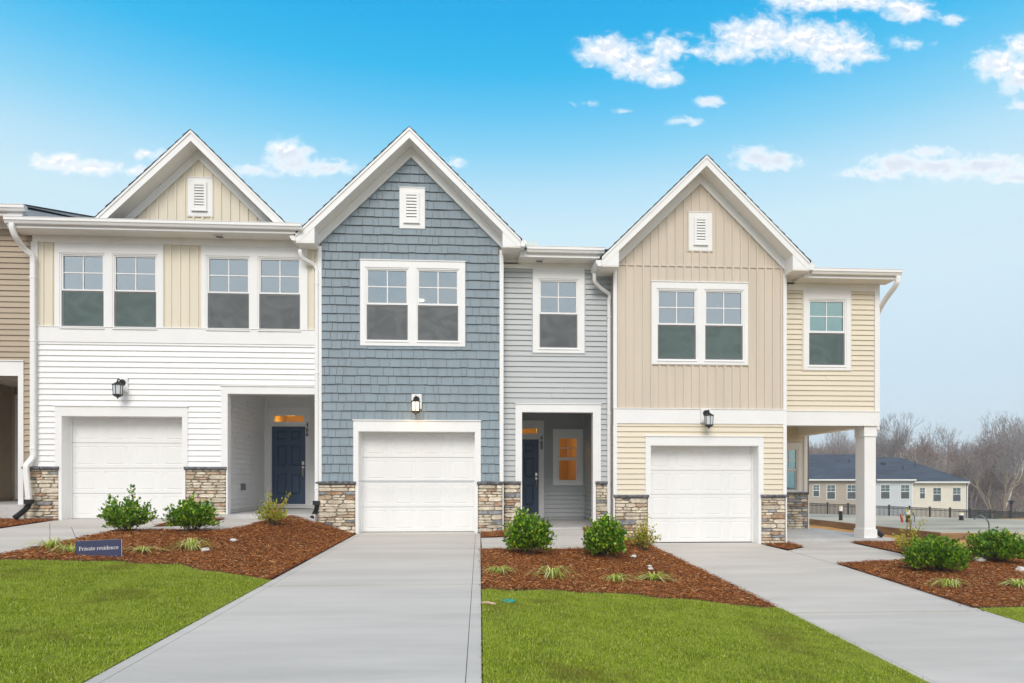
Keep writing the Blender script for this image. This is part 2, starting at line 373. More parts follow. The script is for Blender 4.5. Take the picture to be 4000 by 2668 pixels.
def rect_minus(r, holes):
    out = [r]
    for h in holes:
        nxt = []
        for (a, b, c, d) in out:
            A, B, Cc, Dd = max(a, h[0]), min(b, h[1]), max(c, h[2]), min(d, h[3])
            if A >= B - 1e-6 or Cc >= Dd - 1e-6: nxt.append((a, b, c, d)); continue
            if A > a + 1e-6: nxt.append((a, A, c, d))
            if B < b - 1e-6: nxt.append((B, b, c, d))
            if Cc > c + 1e-6: nxt.append((A, B, c, Cc))
            if Dd < d - 1e-6: nxt.append((A, B, Dd, d))
        out = nxt
    return out
def clip(poly, a, b, c):
    """keep the part of a 2-D polygon where a*u + b*z <= c"""
    out = []
    for i in range(len(poly)):
        p, q = poly[i - 1], poly[i]; dp = a * p[0] + b * p[1] - c; dq = a * q[0] + b * q[1] - c
        if (dp <= 0) != (dq <= 0):
            t = dp / (dp - dq); out.append((p[0] + t * (q[0] - p[0]), p[1] + t * (q[1] - p[1])))
        if dq <= 0: out.append(q)
    return out
def clips(poly, planes):
    for p in planes:
        if len(poly) >= 3: poly = clip(poly, *p)
    return poly if len(poly) >= 3 else []
def rpoly(a, b, c, d): return [(a, c), (b, c), (b, d), (a, d)]
def TF(Y): return lambda u, d, z: (u, Y + d, z)          # wall facing the street
def TR(X): return lambda u, d, z: (X - d, u, z)          # wall facing right (+X), u runs along Y
def TL(X): return lambda u, d, z: (X + d, u, z)          # wall facing left

# claddings: every plank, shingle and stone is an object of its own
def backing(name, T, rect, holes, mat, house, thick=.12, planes=()):
    m_ = M()
    for r in rect_minus(rect, holes): 
        p = clips(rpoly(*r), planes)
        if p: m_.prism(T, p, 0.0, thick)
    return m_.build(name, mat, house)
def siding(wall, T, rect, holes, mat, ex=.1155, off=0.0, lip=.028):
    u0, u1, z0, z1 = rect; z = z0 - off
    while z < z1 - .012:
        a, b = max(z, z0), min(z + ex, z1); zz = z
        df = lambda q, zz=zz: -(lip - (lip - .004) * min(1, max(0, (q - zz) / ex)))
        pcs = rect_minus((u0, u1, a, b), holes)
        m_ = None
        pcs = [p for p in pcs if p[1] - p[0] > .015 and p[3] - p[2] > .008]
        # pieces of one course that touch stay one plank; separated ones are planks of their own
        pcs.sort(); runs = []
        for p in pcs:
            if runs and p[0] <= runs[-1][-1][1] + .002: runs[-1].append(p)
            else: runs.append([p])
        for run in runs:
            m_ = M()
            # long courses are lapped from two lengths now and then
            if len(run) == 1 and run[0][1] - run[0][0] > 1.6 and R.random() < .3:
                p = run[0]; k = p[0] + (p[1] - p[0]) * R.uniform(.25, .75); halves = [[(p[0], k - .0015, p[2], p[3])], [(k + .0015, p[1], p[2], p[3])]]
            else: halves = [run]
            for i_, hv_ in enumerate(halves):
                m_ = M(); dd = -.0022 * i_
                for p in hv_: m_.prism(T, rpoly(*p), lambda q, dd=dd: df(q) + dd, 0.0, min(.035, (p[3] - p[2]) * .4))
                m_.build('siding_plank', mat, wall)
        z += ex
def battens(wall, T, rect, holes, mat, sp=.184, start=0.0, planes=()):
    u0, u1, z0, z1 = rect; u = u0 + start
    if start > .02: cols = [(u0, u)]
    else: cols = []
    while u < u1 - .01: cols.append((u, min(u + sp, u1))); u += sp
    for a, b in cols:
        pcs = rect_minus((a, b, z0, z1), holes)
        # a column cut through by an opening is two boards; one that is only notched stays one board
        if all(p[1] - p[0] > (b - a) * .98 for p in pcs): groups = [[p] for p in pcs]
        else: groups = [pcs]
        for grp in groups:
            m_ = M(); lo, hi = min(p[2] for p in grp), max(p[3] for p in grp)
            for p in grp:
                q = clips(rpoly(*p), planes)
                if q: m_.prism(T, q, -.005, 0.0)
            if b - a > .06:
                for p in rect_minus((b - .04, b, lo, hi), holes):
                    q = clips(rpoly(*p), planes)
                    if q: m_.prism(T, q, -.026, -.005)
            if m_.v: m_.build('batten_board', mat, wall)
def stones(part, T, rect, seed):
    rr = random.Random(seed); u0, u1, z0, z1 = rect
    z = z0 - .01; cells = []
    while z < z1 - .012:
        h = rr.choice([.055, .065, .075, .085, .105, .12]); 
        if z + h > z1 - .035: h = z1 - z
        u = u0 - rr.uniform(0, .1)
        while u < u1 - .02:
            l = rr.uniform(1.7, 4.2) * h + .06
            if u + l > u1 - .07: l = u1 - u
            if h > .1 and rr.random() < .4:
                k = rr.uniform(.4, .6); cells.append((max(u, u0), u + l, z, z + h * k)); 
                j = rr.uniform(.35, .65); cells.append((max(u, u0), u + l * j, z + h * k, z + h)); cells.append((u + l * j, u + l, z + h * k, z + h))
            else: cells.append((max(u, u0), u + l, z, z + h))
            u += l
        z += h
    for (a, b, c, d) in cells:
        w_, h_ = b - a, d - c
        if w_ < .03 or h_ < .02: continue
        g = .0032; jx, jz = min(.016, w_ * .12), min(.006, h_ * .11)
        ring = []
        for (fx, fz) in ((0, .25), (.12, 0), (.5, 0), (.88, 0), (1, .25), (1, .75), (.86, 1), (.5, 1), (.14, 1), (0, .75)):
            x = a + g + fx * (w_ - 2 * g); q = c + g + fz * (h_ - 2 * g)
            x += rr.uniform(-.3, 1) * jx * (1 if fx < .4 else -1 if fx > .6 else 0); q += rr.uniform(-.2, 1) * jz * (1 if fz < .4 else -1 if fz > .6 else 0)
            ring.append((x, q))
        n = len(ring); dp = rr.uniform(.026, .042); cx, cz = (a + b) / 2, (c + d) / 2; tl = rr.uniform(-.3, .3)
        vs = [T(x, 0, q) for x, q in ring] + [T(x, -dp * .6, q) for x, q in ring]
        for x, q in ring:
            kx, kz = cx + (x - cx) * .93, cz + (q - cz) * .82
            vs.append(T(kx, -dp * (1 + tl * (kx - cx) / w_ * 2) + rr.uniform(-.006, .006), kz))
        fs = [(i, (i + 1) % n, n + (i + 1) % n, n + i) for i in range(n)] + [(n + i, n + (i + 1) % n, 2 * n + (i + 1) % n, 2 * n + i) for i in range(n)] + [tuple(2 * n + i for i in range(n))]
        m_ = M(); m_.add(vs, fs)
        k = rr.random()
        m_.build('stone', st_cream if k < .68 else st_tan if k < .80 else st_rust if k < .87 else st_grey, part)
def stone_pier(house, T, u0, u1, z0, z1, seed, cap_over=.02, thick=.10):
    b = M(); b.tbox(T, u0, u1, -.005, thick, z0 - .15, z1)
    part = b.build('stone_veneer', mortar, house)
    stones(part, T, (u0, u1, z0 - .12, z1), seed)
    rr = random.Random(seed + 99); nseg = 2 if u1 - u0 > .35 else 1
    for i in range(nseg):
        a = u0 - cap_over + (u1 - u0 + 2 * cap_over) * i / nseg + (.006 if i else 0); e = u0 - cap_over + (u1 - u0 + 2 * cap_over) * (i + 1) / nseg - .004
        m_ = M(); k = 7; fr = [(a + (e - a) * j / k, rr.uniform(-.012, .006)) for j in range(k + 1)]
        top = [T(u, -.075 + q * .5, z1 + .062) for u, q in fr]; mid = [T(u, -.082 + q, z1 + .035) for u, q in fr]; bot = [T(u, -.07 + q, z1 + .002 + abs(q) * .6) for u, q in fr]
        bt = [T(u, .03, z1 + .062) for u, q in fr]; bb = [T(u, .03, z1 + .002) for u, q in fr]
        rows = [bt, top, mid, bot, bb]; n = k + 1; vs = [p for r_ in rows for p in r_]
        fs = [(r_ * n + j, r_ * n + j + 1, (r_ + 1) * n + j + 1, (r_ + 1) * n + j) for r_ in range(4) for j in range(k)]
        fs += [(4 * n + j, 4 * n + j + 1, j + 1, j) for j in range(k)]
        fs += [tuple(r_ * n for r_ in range(5)), tuple(r_ * n + k for r_ in range(4, -1, -1))]
        m_.add(vs, fs); m_.build('cap_stone', slate, part)
    return part
def groove_face(m_, T, rect, panels, d, gw=.018, gd=.010, side=1.0):
    """board face with stamped panels: each panel is ringed by a V groove and a raised bevelled field"""
    for r in rect_minus(rect, panels): 
        u0, u1, z0, z1 = r; m_.add([T(u0, d, z0), T(u1, d, z0), T(u1, d, z1), T(u0, d, z1)], [(0, 1, 2, 3)])
    for (a, b, c, e) in panels:
        lv = [(0, 0), (gw * .5, gd), (gw * 1.1, gd), (gw * 2.0, -.001)]
        vs = []
        for q, dd in lv: vs += [T(a + q * side, d + dd, c + q), T(b - q * side, d + dd, c + q), T(b - q * side, d + dd, e - q), T(a + q * side, d + dd, e - q)]
        fs = [(4 * i + j, 4 * i + (j + 1) % 4, 4 * i + 4 + (j + 1) % 4, 4 * i + 4 + j) for i in range(3) for j in range(4)] + [(12, 13, 14, 15)]
        m_.add(vs, fs)
def garage_door(house, Y, x0, x1, z0, z1, depth=.30):
    """recessed sectional door: four sections, four stamped panels each"""
    T = TF(Y + depth); H_ = (z1 - z0) / 4
    base = M(); base.tbox(T, x0, x1, .05, .09, z0, z1 + .05); part = base.build('garage_door', door_white, house)
    for i in range(4):
        a, b = z0 + i * H_ + .0035, z0 + (i + 1) * H_ - .0035
        m_ = M(); pw = (x1 - x0) / 4
        panels = [(x0 + j * pw + .055, x0 + (j + 1) * pw - .055, a + .075, b - .075) for j in range(4)]
        groove_face(m_, T, (x0 + .004, x1 - .004, a, b), panels, 0.0, .013, .007, 4.0)
        m_.tbox(T, x0 + .004, x1 - .004, .0125, .048, a, b)
        for (u0, u1, za, zb) in ((x0 + .004, x1 - .004, a, a), (x0 + .004, x1 - .004, b, b)):
            m_.add([T(u0, 0, za), T(u1, 0, za), T(u1, .03, za), T(u0, .03, za)], [(0, 1, 2, 3)])
        m_.build('door_section', door_white, part, norm=False)
    s_ = M(); s_.tbox(T, x0 + .01, x1 - .01, -.004, .04, z0 - .03, z0 - .001); s_.build('weather_seal', black_m, part)
def garage_casing(house, Y, ox0, ox1, oz1, x0, x1, z0, z1, zcap, depth=.30):
    m_ = M(); T = TF(Y)
    m_.tbox(T, ox0, ox1, -.040, 0.0, z1, oz1)                             # head
    m_.tbox(T, ox0 - .012, ox1 + .012, -.062, 0.0, oz1, oz1 + .022)       # drip cap
    m_.tbox(T, ox0, x0, -.038, 0.0, zcap, z1); m_.tbox(T, x1, ox1, -.038, 0.0, zcap, z1)
    # jambs run to the floor and line the recess
    m_.tbox(T, x0 - .06, x0 + .004, -.036, depth + .05, z0 - .03, z1 + .004); m_.tbox(T, x1 - .004, x1 + .06, -.036, depth + .05, z0 - .03, z1 + .004)
    m_.tbox(T, x0, x1, -.0355, depth + .05, z1 - .002, z1 + .06)
    m_.tbox(T, x0 + .004, x0 + .03, depth - .035, depth - .004, z0, z1 - .002); m_.tbox(T, x1 - .03, x1 - .004, depth - .035, depth - .004, z0, z1 - .002)
    m_.build('garage_casing', white, house)
def front_door(house, Y, x0, x1, z0, z1, casing, transom, left_vis=True):
    T = TF(Y); ox0, ox1, oz1 = casing
    m_ = M()
    for r in rect_minus((ox0, ox1, z0 - .10, oz1), [(x0, x1, z0, z1), transom]): m_.tbox(T, *r[:2], -.03, .03, r[2], r[3])
    m_.tbox(T, ox0 - .015, ox1 + .015, -.05, 0, oz1, oz1 + .02)
    m_.tbox(T, x0 - .02, x1 + .02, -.06, .03, z0 - .035, z0 - .002)
    tx = transom
    for r in rect_minus((tx[0] - .10, tx[1] + .10, tx[2] - .075, tx[3] + .09), [tx]): m_.tbox(T, r[0], r[1], -.042, -.03, r[2], r[3])
    fr = m_.build('door_frame', white, house)
    g = M(); g.tbox(T, tx[0], tx[1], -.004, .002, tx[2], tx[3]); g.build('transom_pane', glass_clear, fr)
    d = M(); W_, Hh = x1 - x0, z1 - z0
    pans = []
    for (c0, c1) in ((.155, .435), (.565, .845)):
        for (p0, p1) in ((.125, .39), (.49, .755), (.83, .945)):
            pans.append((x0 + W_ * c0, x0 + W_ * c1, z0 + Hh * p0, z0 + Hh * p1))
    groove_face(d, T, (x0 + .003, x1 - .003, z0 + .003, z1 - .003), pans, .0, .022, .016)
    d.tbox(T, x0 + .003, x1 - .003, .018, .045, z0 + .003, z1 - .003)
    dr = d.build('front_door', navy, house, norm=False)
    hx = x1 - .065; k = M()
    k.tbox(T, hx - .026, hx + .026, -.018, .0, z0 + 1.02, z0 + 1.11); k.build('deadbolt', nickel, dr)
    k = M(); k.tube([(hx, Y - .0, z0 + .955), (hx, Y - .02, z0 + .955)], .032, 12, (0, 0, 1))
    k.tbox(T, hx - .010, hx + .010, -.010, 0, z0 + .70, z0 + .955)
    k.tube([(hx, Y - .012, z0 + .93), (hx, Y - .055, z0 + .90), (hx, Y - .062, z0 + .82), (hx, Y - .052, z0 + .73), (hx, Y - .012, z0 + .70)], .009, 8, (1, 0, 0))
    k.build('door_handle', nickel, dr)
    return fr
def room(house, x0, x1, y0, y1, z0, z1, mat):
    m_ = M(); A = [(x0, y0, z0), (x1, y0, z0), (x1, y1, z0), (x0, y1, z0), (x0, y0, z1), (x1, y0, z1), (x1, y1, z1), (x0, y1, z1)]
    m_.add(A, [(0, 1, 2, 3), (4, 5, 6, 7), (1, 2, 6, 5), (2, 3, 7, 6), (3, 0, 4, 7)])
    return m_.build('interior_room', mat, house, norm=False)
def window(house, Y, cas, units, zb, zt, gl, scr, jmat=None):
    """double-hung window: cas = casing rect; units = glass x-ranges; zb, zt = lower and upper glass z-ranges"""
    T = TF(Y); x0, x1, z0, z1 = cas; fr = .058
    frames = [(a - fr, b + fr, zb[0] - fr, zt[1] + fr) for a, b in units]
    m_ = M()
    for r in rect_minus(cas, frames): m_.tbox(T, r[0], r[1], -.040, .002, r[2], r[3])
    m_.tbox(T, x0 - .008, x1 + .008, -.056, 0, z1, z1 + .020)
    for f in frames: m_.tbox(T, f[0] + .004, f[1] - .004, -.055, -.0405, f[2] - .018, f[2])
    win = m_.build('window', white, house)
    if jmat:
        j = M()
        for r in rect_minus((x0 - .022, x1 + .022, z0 - .022, z1 + .030), [(x0 - .002, x1 + .002, z0 - .002, z1 + .021)]): j.tbox(T, r[0], r[1], -.027, 0, r[2], r[3])
        j.build('channel', jmat, win)
    for (a, b) in units:
        f = M()
        for r in rect_minus((a - fr, b + fr, zb[0] - fr, zt[1] + fr), [(a - .028, b + .028, zb[0] - .028, zt[1] + .028)]): f.tbox(T, r[0], r[1], -.026, .07, r[2], r[3])
        f.build('window_frame', white, win)
        s_ = M(); zm = (zb[1] + zt[0]) / 2
        for r in rect_minus((a - .028, b + .028, zm - .004, zt[1] + .028), [(a, b, *zt)]): s_.tbox(T, r[0], r[1], -.008, .030, r[2], r[3])
        s_.build('sash', white, win)
        s_ = M()
        for r in rect_minus((a - .028, b + .028, zb[0] - .028, zm - .006), [(a, b, *zb)]): s_.tbox(T, r[0], r[1], .034, .068, r[2], r[3])
        s_.build('sash', white, win)
        g = M(); xm, zc = (a + b) / 2, (zt[0] + zt[1]) / 2; mw = .011
        g.tbox(T, xm - mw, xm + mw, .004, .014, zt[0], zt[1]); g.tbox(T, a, xm - mw, .0045, .0135, zc - mw, zc + mw); g.tbox(T, xm + mw, b, .0045, .0135, zc - mw, zc + mw)
        g.build('muntin', white, win)
        for (p, q) in ((a, xm), (xm, b)):
            for (e, h) in ((zt[0], zc), (zc, zt[1])):
                g = M(); g.tbox(T, p + .001, q - .001, .016, .020, e + .001, h - .001); g.build('pane', gl, win)
        g = M(); g.tbox(T, a + .001, b - .001, .048, .052, zb[0], zb[1]); g.build('pane', gl, win)
        if scr is None: continue
        sf = M(); q0, q1, e0, e1 = a - .020, b + .020, zb[0] - .020, zm - .008
        for r in rect_minus((q0, q1, e0, e1), [(q0 + .026, q1 - .02, e0 + .022, e1 - .03)]): sf.tbox(T, r[0], r[1], .004, .014, r[2], r[3])
        sf.build('screen_frame', SCREENFRAME, win)
        if scr:
            g = M(); g.tbox(T, q0 + .026, q1 - .02, .009, .010, e0 + .022, e1 - .03); g.build('screen', scr, win)
    return frames
SCREENFRAME = pmat('screen_frame_grey', (.16, .165, .17), .5, .1, 5)
def vent(house, Y, cas, lou, jm):
    T = TF(Y); m_ = M(); m_.tbox(T, *cas[:2], -.030, .002, *cas[2:]); m_.tbox(T, cas[0] - .006, cas[1] + .006, -.042, 0, cas[3], cas[3] + .015)
    v = m_.build('gable_vent', white, house)
    j = M()
    for r in rect_minus((cas[0] - .020, cas[1] + .020, cas[2] - .02, cas[3] + .02), [(cas[0] - .001, cas[1] + .001, cas[2] - .001, cas[3] + .016)]): j.tbox(T, r[0], r[1], -.024, 0, r[2], r[3])
    j.build('channel', jm, v)
    f = M(); b = .055
    for r in rect_minus(lou, [(lou[0] + b, lou[1] - b, lou[2] + b + .01, lou[3] - b)]): f.tbox(T, r[0], r[1], -.062, -.031, r[2], r[3])
    f.tbox(T, lou[0] - .01, lou[1] + .01, -.072, -.031, lou[2] - .012, lou[2] + .012)
    f.build('vent_frame', white, v)
    k = M(); k.tbox(T, lou[0] + b, lou[1] - b, -.0325, -.0305, lou[2] + b, lou[3] - b); k.build('vent_backing', SCREENFRAME, v)
    z0, z1 = lou[2] + b + .01, lou[3] - b; n = 8; h = (z1 - z0) / n
    for i in range(n):
        s_ = M(); z = z0 + i * h
        s_.add([T(lou[0] + b, -.060, z + .004), T(lou[1] - b, -.060, z + .004), T(lou[1] - b, -.034, z + h * .98), T(lou[0] + b, -.034, z + h * .98),
                T(lou[0] + b, -.054, z), T(lou[1] - b, -.054, z), T(lou[1] - b, -.032, z + h * .8), T(lou[0] + b, -.032, z + h * .8)],
               [(0, 1, 2, 3), (7, 6, 5, 4), (0, 4, 5, 1), (1, 5, 6, 2), (2, 6, 7, 3), (3, 7, 4, 0)])
        s_.build('vent_slat', white, v)
GUT = [(0, 0), (-.075, 0), (-.082, .008), (-.100, .045), (-.118, .060), (-.118, .112), (-.126, .118), (-.126, .125), (0, .125)]
def gutter_x(house, x0, x1, yf, z):
    m_ = M(); m_.px([(yf + a, z + b) for a, b in GUT], x0, x1); return m_.build('gutter', white, house)
def gutter_y(house, y0, y1, xf, z, side):
    m_ = M(); m_.py([(xf - side * a, z + b) for a, b in GUT], y0, y1); return m_.build('gutter', white, house)
def downspout(house, pts, w_=.095, d_=.07, straps=()):
    m_ = M(); a, b = w_ / 2, d_ / 2; c = .012
    m_.sweep(pts, [(-a, -b + c), (-a + c, -b), (a - c, -b), (a, -b + c), (a, b - c), (a - c, b), (-a + c, b), (-a, b - c)])
    o = m_.build('downspout', white, house)
    for z in straps:
        p = next((p for p in [(q0, q1) for q0, q1 in zip(pts, pts[1:])] if min(p[0][2], p[1][2]) <= z <= max(p[0][2], p[1][2])), None)
        if p:
            t = (z - p[0][2]) / (p[1][2] - p[0][2]); x = p[0][0] + t * (p[1][0] - p[0][0]); y = p[0][1] + t * (p[1][1] - p[0][1])
            s_ = M(); s_.box(x - a - .005, x + a + .005, y - b - .005, y + b + .005, z - .015, z + .015); s_.build('strap', white, o)
    return o
def curve(pts, n=6):
    """Catmull-Rom through pts"""
    P_ = [Vector(p) for p in pts]; out = []
    for i in range(len(P_) - 1):
        a, b, c, d = P_[max(i - 1, 0)], P_[i], P_[i + 1], P_[min(i + 2, len(P_) - 1)]
        for k in range(n):
            t = k / n; out.append(.5 * ((2 * b) + (c - a) * t + (2 * a - 5 * b + 4 * c - d) * t * t + (-a + 3 * b - 3 * c + d) * t ** 3))
    out.append(P_[-1]); return [tuple(p) for p in out]
def drain_hose(spout, pts, r=.058):
    path = curve(pts, 14); m_ = M(); m_.tube(path, r, 12, (0, 1, 0), [1.0 if i % 2 else .86 for i in range(len(path))])
    p = path[0]; m_.box(p[0] - .07, p[0] + .07, p[1] - .06, p[1] + .06, p[2] - .02, p[2] + .07)
    m_.build('drain_hose', black_m, spout)
def gable(house, xc, zin, half_wall, half_out, Yf, Yw, Yb, slope, zret, xi, wallmat=None, ret=True, zclip=None, frieze=.22, fh=.215):
    """front-facing gable: shingled slopes, rake boards, sloping soffits, frieze and boxed returns. zin = soffit height at the ridge"""
    lo = zret if zclip is None else zclip
    zt = zin + fh
    ztail = zt - slope * half_out
    roof = M(); th = .024
    for s_ in (-1, 1):
        # stepped shingle courses from eave to ridge
        L = math.hypot(half_out + .03, slope * (half_out + .03)); n = max(6, int(L / .20)); ca_, sa_ = 1 / math.hypot(1, slope), slope / math.hypot(1, slope)
        for i in range(n):
            a = i * L / n; b = (i + 1) * L / n + .02
            xa, xb = (half_out + .03) - a * ca_, max(0, (half_out + .03) - b * ca_)
            za, zb_ = zt - slope * xa, zt - slope * xb
            if zclip is not None and zb_ < zclip: continue
            jit = R.uniform(-.006, .006)
            roof.py([(xc + s_ * xa, za + .006), (xc + s_ * xb, zb_ + .006), (xc + s_ * xb, zb_ + .016), (xc + s_ * xa, za + .016 + th)], Yf - .035 + jit, Yb)
    roof.build('gable_roof', roof_m, house, kind='stuff')
    rk = {}
    for s_ in (-1, 1):
        m_ = M()
        P1 = [(xc, zin), (xc + s_ * (half_out + .02), zin - slope * (half_out + .02)), (xc + s_ * (half_out + .02), zt - .055 - slope * (half_out + .02)), (xc, zt - .055)]
        P2 = [(xc, zt - .055), (xc + s_ * (half_out + .02), zt - .055 - slope * (half_out + .02)), (xc + s_ * (half_out + .02), zt - slope * (half_out + .02)), (xc, zt)]
        pl = [(0, -1, -lo), (s_, 0, s_ * xc + half_out)]
        p = clips(P1, pl); m_.py(p, Yf - .012, Yf + .02) if p else None
        p = clips(P2, [(0, -1, -(lo)), (s_, 0, s_ * xc + half_out)]); m_.py(p, Yf - .030, Yf + .02) if p else None
        m_.build('rake_board', white, house)
        sf = M()
        P3 = [(xc, zin + .004), (xc + s_ * (half_out - .01), zin + .004 - slope * (half_out - .01)), (xc + s_ * (half_out - .01), zin + .02 - slope * (half_out - .01)), (xc, zin + .02)]
        p = clips(P3, [(0, -1, -lo - .01)]); sf.py(p, Yf + .02, Yw + .05) if p else None
        if sf.v: sf.build('soffit', soffit_m, house)
        fz = M()
        P4 = [(xc, zin - frieze), (xc + s_ * half_out, zin - frieze - slope * half_out), (xc + s_ * half_out, zin - slope * half_out), (xc, zin)]
        p = clips(P4, [(s_, 0, s_ * xc + half_wall), (0, -1, -lo + (0 if ret else 0))]); fz.py(p, Yw - .058, Yw) if p else None
        fz.build('frieze_board', white, house)
        if ret:
            r_ = M(); xi_ = xc + s_ * xi; xo = xc + s_ * half_out
            P5 = [(xo, lo), (xi_, lo), (xi_, zin - slope * xi), (xo, zin - slope * half_out)]
            p = clips([(xo, lo + .003), (xi_, lo + .003), (xi_, zin - .001 - slope * xi), (xo, zin - .001 - slope * half_out)] if zin - slope * half_out > lo else
                      [(xc + s_ * (zin - lo) / slope, lo + .003), (xi_, lo + .003), (xi_, zin - .001 - slope * xi)], [])
            r_.py(p, Yf - .006, Yw + .02); r_.build('eave_return', white, house)
            b_ = M(); b_.box(min(xo, xi_), max(xo, xi_), Yf - .004, Yw + .9, lo - .022, lo); b_.build('soffit', soffit_m, house)
            e_ = M(); xa, xb = sorted((xo, xo - s_ * .03)); e_.box(xa, xb, Yf + .02, Yw + .9, lo + .001, zt - slope * half_out - .004); e_.build('fascia', white, house)
def eave(house, x0, x1, Yw, Yf, zs, zf, pitch=.264, run=6.0, vent_x=None, right_rake=False, left_rake=False):
    """horizontal eave in front of a wall: frieze, soffit, fascia, gutter and the low main roof behind it"""
    m_ = M(); m_.box(x0, x1, Yf, Yw, zs, zs + .015); sf = m_.build('soffit', soffit_m, house)
    if vent_x:
        v = M(); v.box(vent_x - .11, vent_x + .11, (Yf + Yw) / 2 - .09, (Yf + Yw) / 2 + .09, zs - .022, zs - .001)
        vo = v.build('soffit_vent', white, house)
        v = M(); v.box(vent_x - .07, vent_x + .07, (Yf + Yw) / 2 - .055, (Yf + Yw) / 2 + .055, zs - .026, zs - .0225); v.build('vent_mesh', SCREENFRAME, vo)
    f = M(); f.box(x0, x1, Yf - .022, Yf, zs - .012, zf); f.box(x0, x1, Yf - .034, Yf - .022, zs - .012, zs + .02); f.build('fascia', white, house)
    r_ = M(); ye = Yf - .06; yr = Yf + run; ze = zf - .024
    r_.px([(ye, ze), (yr, ze + pitch * (yr - ye)), (yr + run, ze), (yr + run, ze + .035), (yr, ze + .035 + pitch * (yr - ye)), (ye, ze + .035)], x0, x1)
    r_.build('roof', roof_m, house)
    for flag, xe in ((right_rake, x1), (left_rake, x0)):
        if flag:
            k = M(); k.px([(Yf, zs), (yr, zs + pitch * (yr - ye)), (yr, ze + pitch * (yr - ye)), (Yf, ze)], xe - .02 if flag == right_rake and xe == x1 else xe, xe if xe == x1 else xe + .02)
            k.build('rake_board', white, house)
    return sf

# ------------------------------------------------------------------ ground heights
Y0, Y1 = 14.4, 14.68                     # bay fronts / recessed fronts
ZL, ZM, ZR = .31, 0.0, -.26              # garage floors of the three houses
def knots(Y):
    k = 14.4 - Y
    hT, hL, hM, hR = .50 - .04 * k, .30 - .042 * k, -.01 - .021 * k, -.285 - .048 * k
    A = ([-13, -9.3, -5.9, -2.6, .2, 3.8, 9.6, 13, 30], [hT, hL, hL, hM, hM, hR, hR, hR - .12, hR - .15])
    B = ([-13, -9.3, -5.9, -3.7, -2.55, .2, .9, 2.8, 3.8, 9.6, 13, 30], [hT, hL, hL, .37 - .05 * k, hM, hM, .03 - .035 * k, .07 - .06 * k, hR, hR, hR - .25, hR - .3])
    return A, B
def gz(X, Y):
    """height of the finished ground at (X, Y), in front of and beside the houses"""
    X = float(X); Y = float(Y); Yc = min(Y, 14.6)
    A, B = knots(Yc); s = min(1, max(0, (Yc - 9.5) / 3.5)); s = s * s * (3 - 2 * s)
    z = float(np.interp(X, *A)) * (1 - s) + float(np.interp(X, *B)) * s
    if Y > 14.6:
        f = min(1, (Y - 14.6) / 6); far = -.62 if X > 9 else z
        z = z * (1 - f) + far * f
        if Y > 30: z -= min(2.0, (Y - 30) * .060)
        if Y > 30: z -= max(0, X - 32) * .030 * min(1, (Y - 30) / 30)
    return z

# ------------------------------------------------------------------ white townhouse (466)
def planes(xc, zt, sl): return [(sl, 1, zt + sl * xc), (-sl, 1, zt - sl * xc)]
def z_at(py, px, Y): return W(px, py, Y)[1]

HL = thing('townhouse', 'white townhouse with cream upper boards, navy door and two paired upper windows', 'townhouse', (-6.1, Y0, ZL))
T = TF(Y0); xa, xb = -9.07, -3.254
cas1 = (WX(218, Y0), WX(640, Y0), 4.322, z_at(953, 300, Y0)); cas2 = (WX(789, Y0), WX(1202, Y0), 4.322, cas1[3])
un1 = [(WX(248, Y0), WX(402, Y0)), (WX(453, Y0), WX(607, Y0))]; un2 = [(WX(818, Y0), WX(969, Y0)), (WX(1019, Y0), WX(1168, Y0))]
ztop = (z_at(1132, 420, Y0), z_at(1003, 420, Y0)); zbot = (z_at(1273, 420, Y0), z_at(1142, 420, Y0))
gx0, gx1 = WX(244, Y0), WX(715, Y0); gox0, gox1, goz = WX(218, Y0), WX(736, Y0), z_at(1589, 480, Y0); gz1 = ZL + 2.15
pox, pix = WX(865, Y0), WX(891, Y0); poz, piz = z_at(1511, 1050, Y0), z_at(1539, 1050, Y0)
holes_b = [(u[0] - .05, u[1] + .05, zbot[0] - .05, ztop[1] + .05) for u in un1 + un2] + [(gx0, gx1, -1, gz1), (pix, xb, -1, piz)]
wl = backing('front_wall', T, (xa, xb, ZL - .1, 6.22), holes_b, white, HL)
bw = M(); bw.tbox(T, xa, xb, -.004, -.0005, 6.02, 6.05); bw = bw.build('board_cladding', cream, HL)
battens(bw, T, (xa + .11, xb, 4.32, 6.06), [cas1, cas2], cream, .184, .11)
sw = M(); sw.tbox(T, xa, xb, -.022, 0, 3.968, 3.994); sw = sw.build('starter_strip', white, HL)
siding(sw, T, (xa + .11, xb, 1.41, 3.966), [(gox0, gox1, -1, goz + .02), (pox, xb, -1, poz + .02)], white_vinyl)
m_ = M(); m_.tbox(T, xa, xb - .0, -.032, 0, 4.0, 4.31); m_.tbox(T, xa, xb, -.045, 0, 4.31, 4.325); m_.build('belt_board', white, HL)
m_ = M(); m_.tbox(T, xa, xb, -.03, 0, 6.065, 6.21); m_.build('frieze_board', soffit_m, HL)
m_ = M(); m_.tbox(T, xa - .03, xa + .105, -.034, .1, 1.42, 6.07); m_.build('corner_post', white, HL)
for cs, un in ((cas1, un1), (cas2, un2)):
    window(HL, Y0, cs, un, zbot, ztop, glass, screen_grey if cs is cas2 else screen_teal, cream)
    room(HL, cs[0] + .1, cs[1] - .1, Y0 + .13, Y0 + 3.2, 3.9, 6.0, room_m)
garage_casing(HL, Y0, gox0, gox1, goz, gx0, gx1, ZL, gz1, 1.41)
garage_door(HL, Y0, gx0, gx1, ZL, gz1)
stone_pier(HL, T, -9.24, gx0 - .062, ZL - .1, 1.345, 11)
stone_pier(HL, T, gx1 + .062, pix - .03, ZL - .1, 1.345, 12)
m_ = M()     # porch surround: head and left jamb
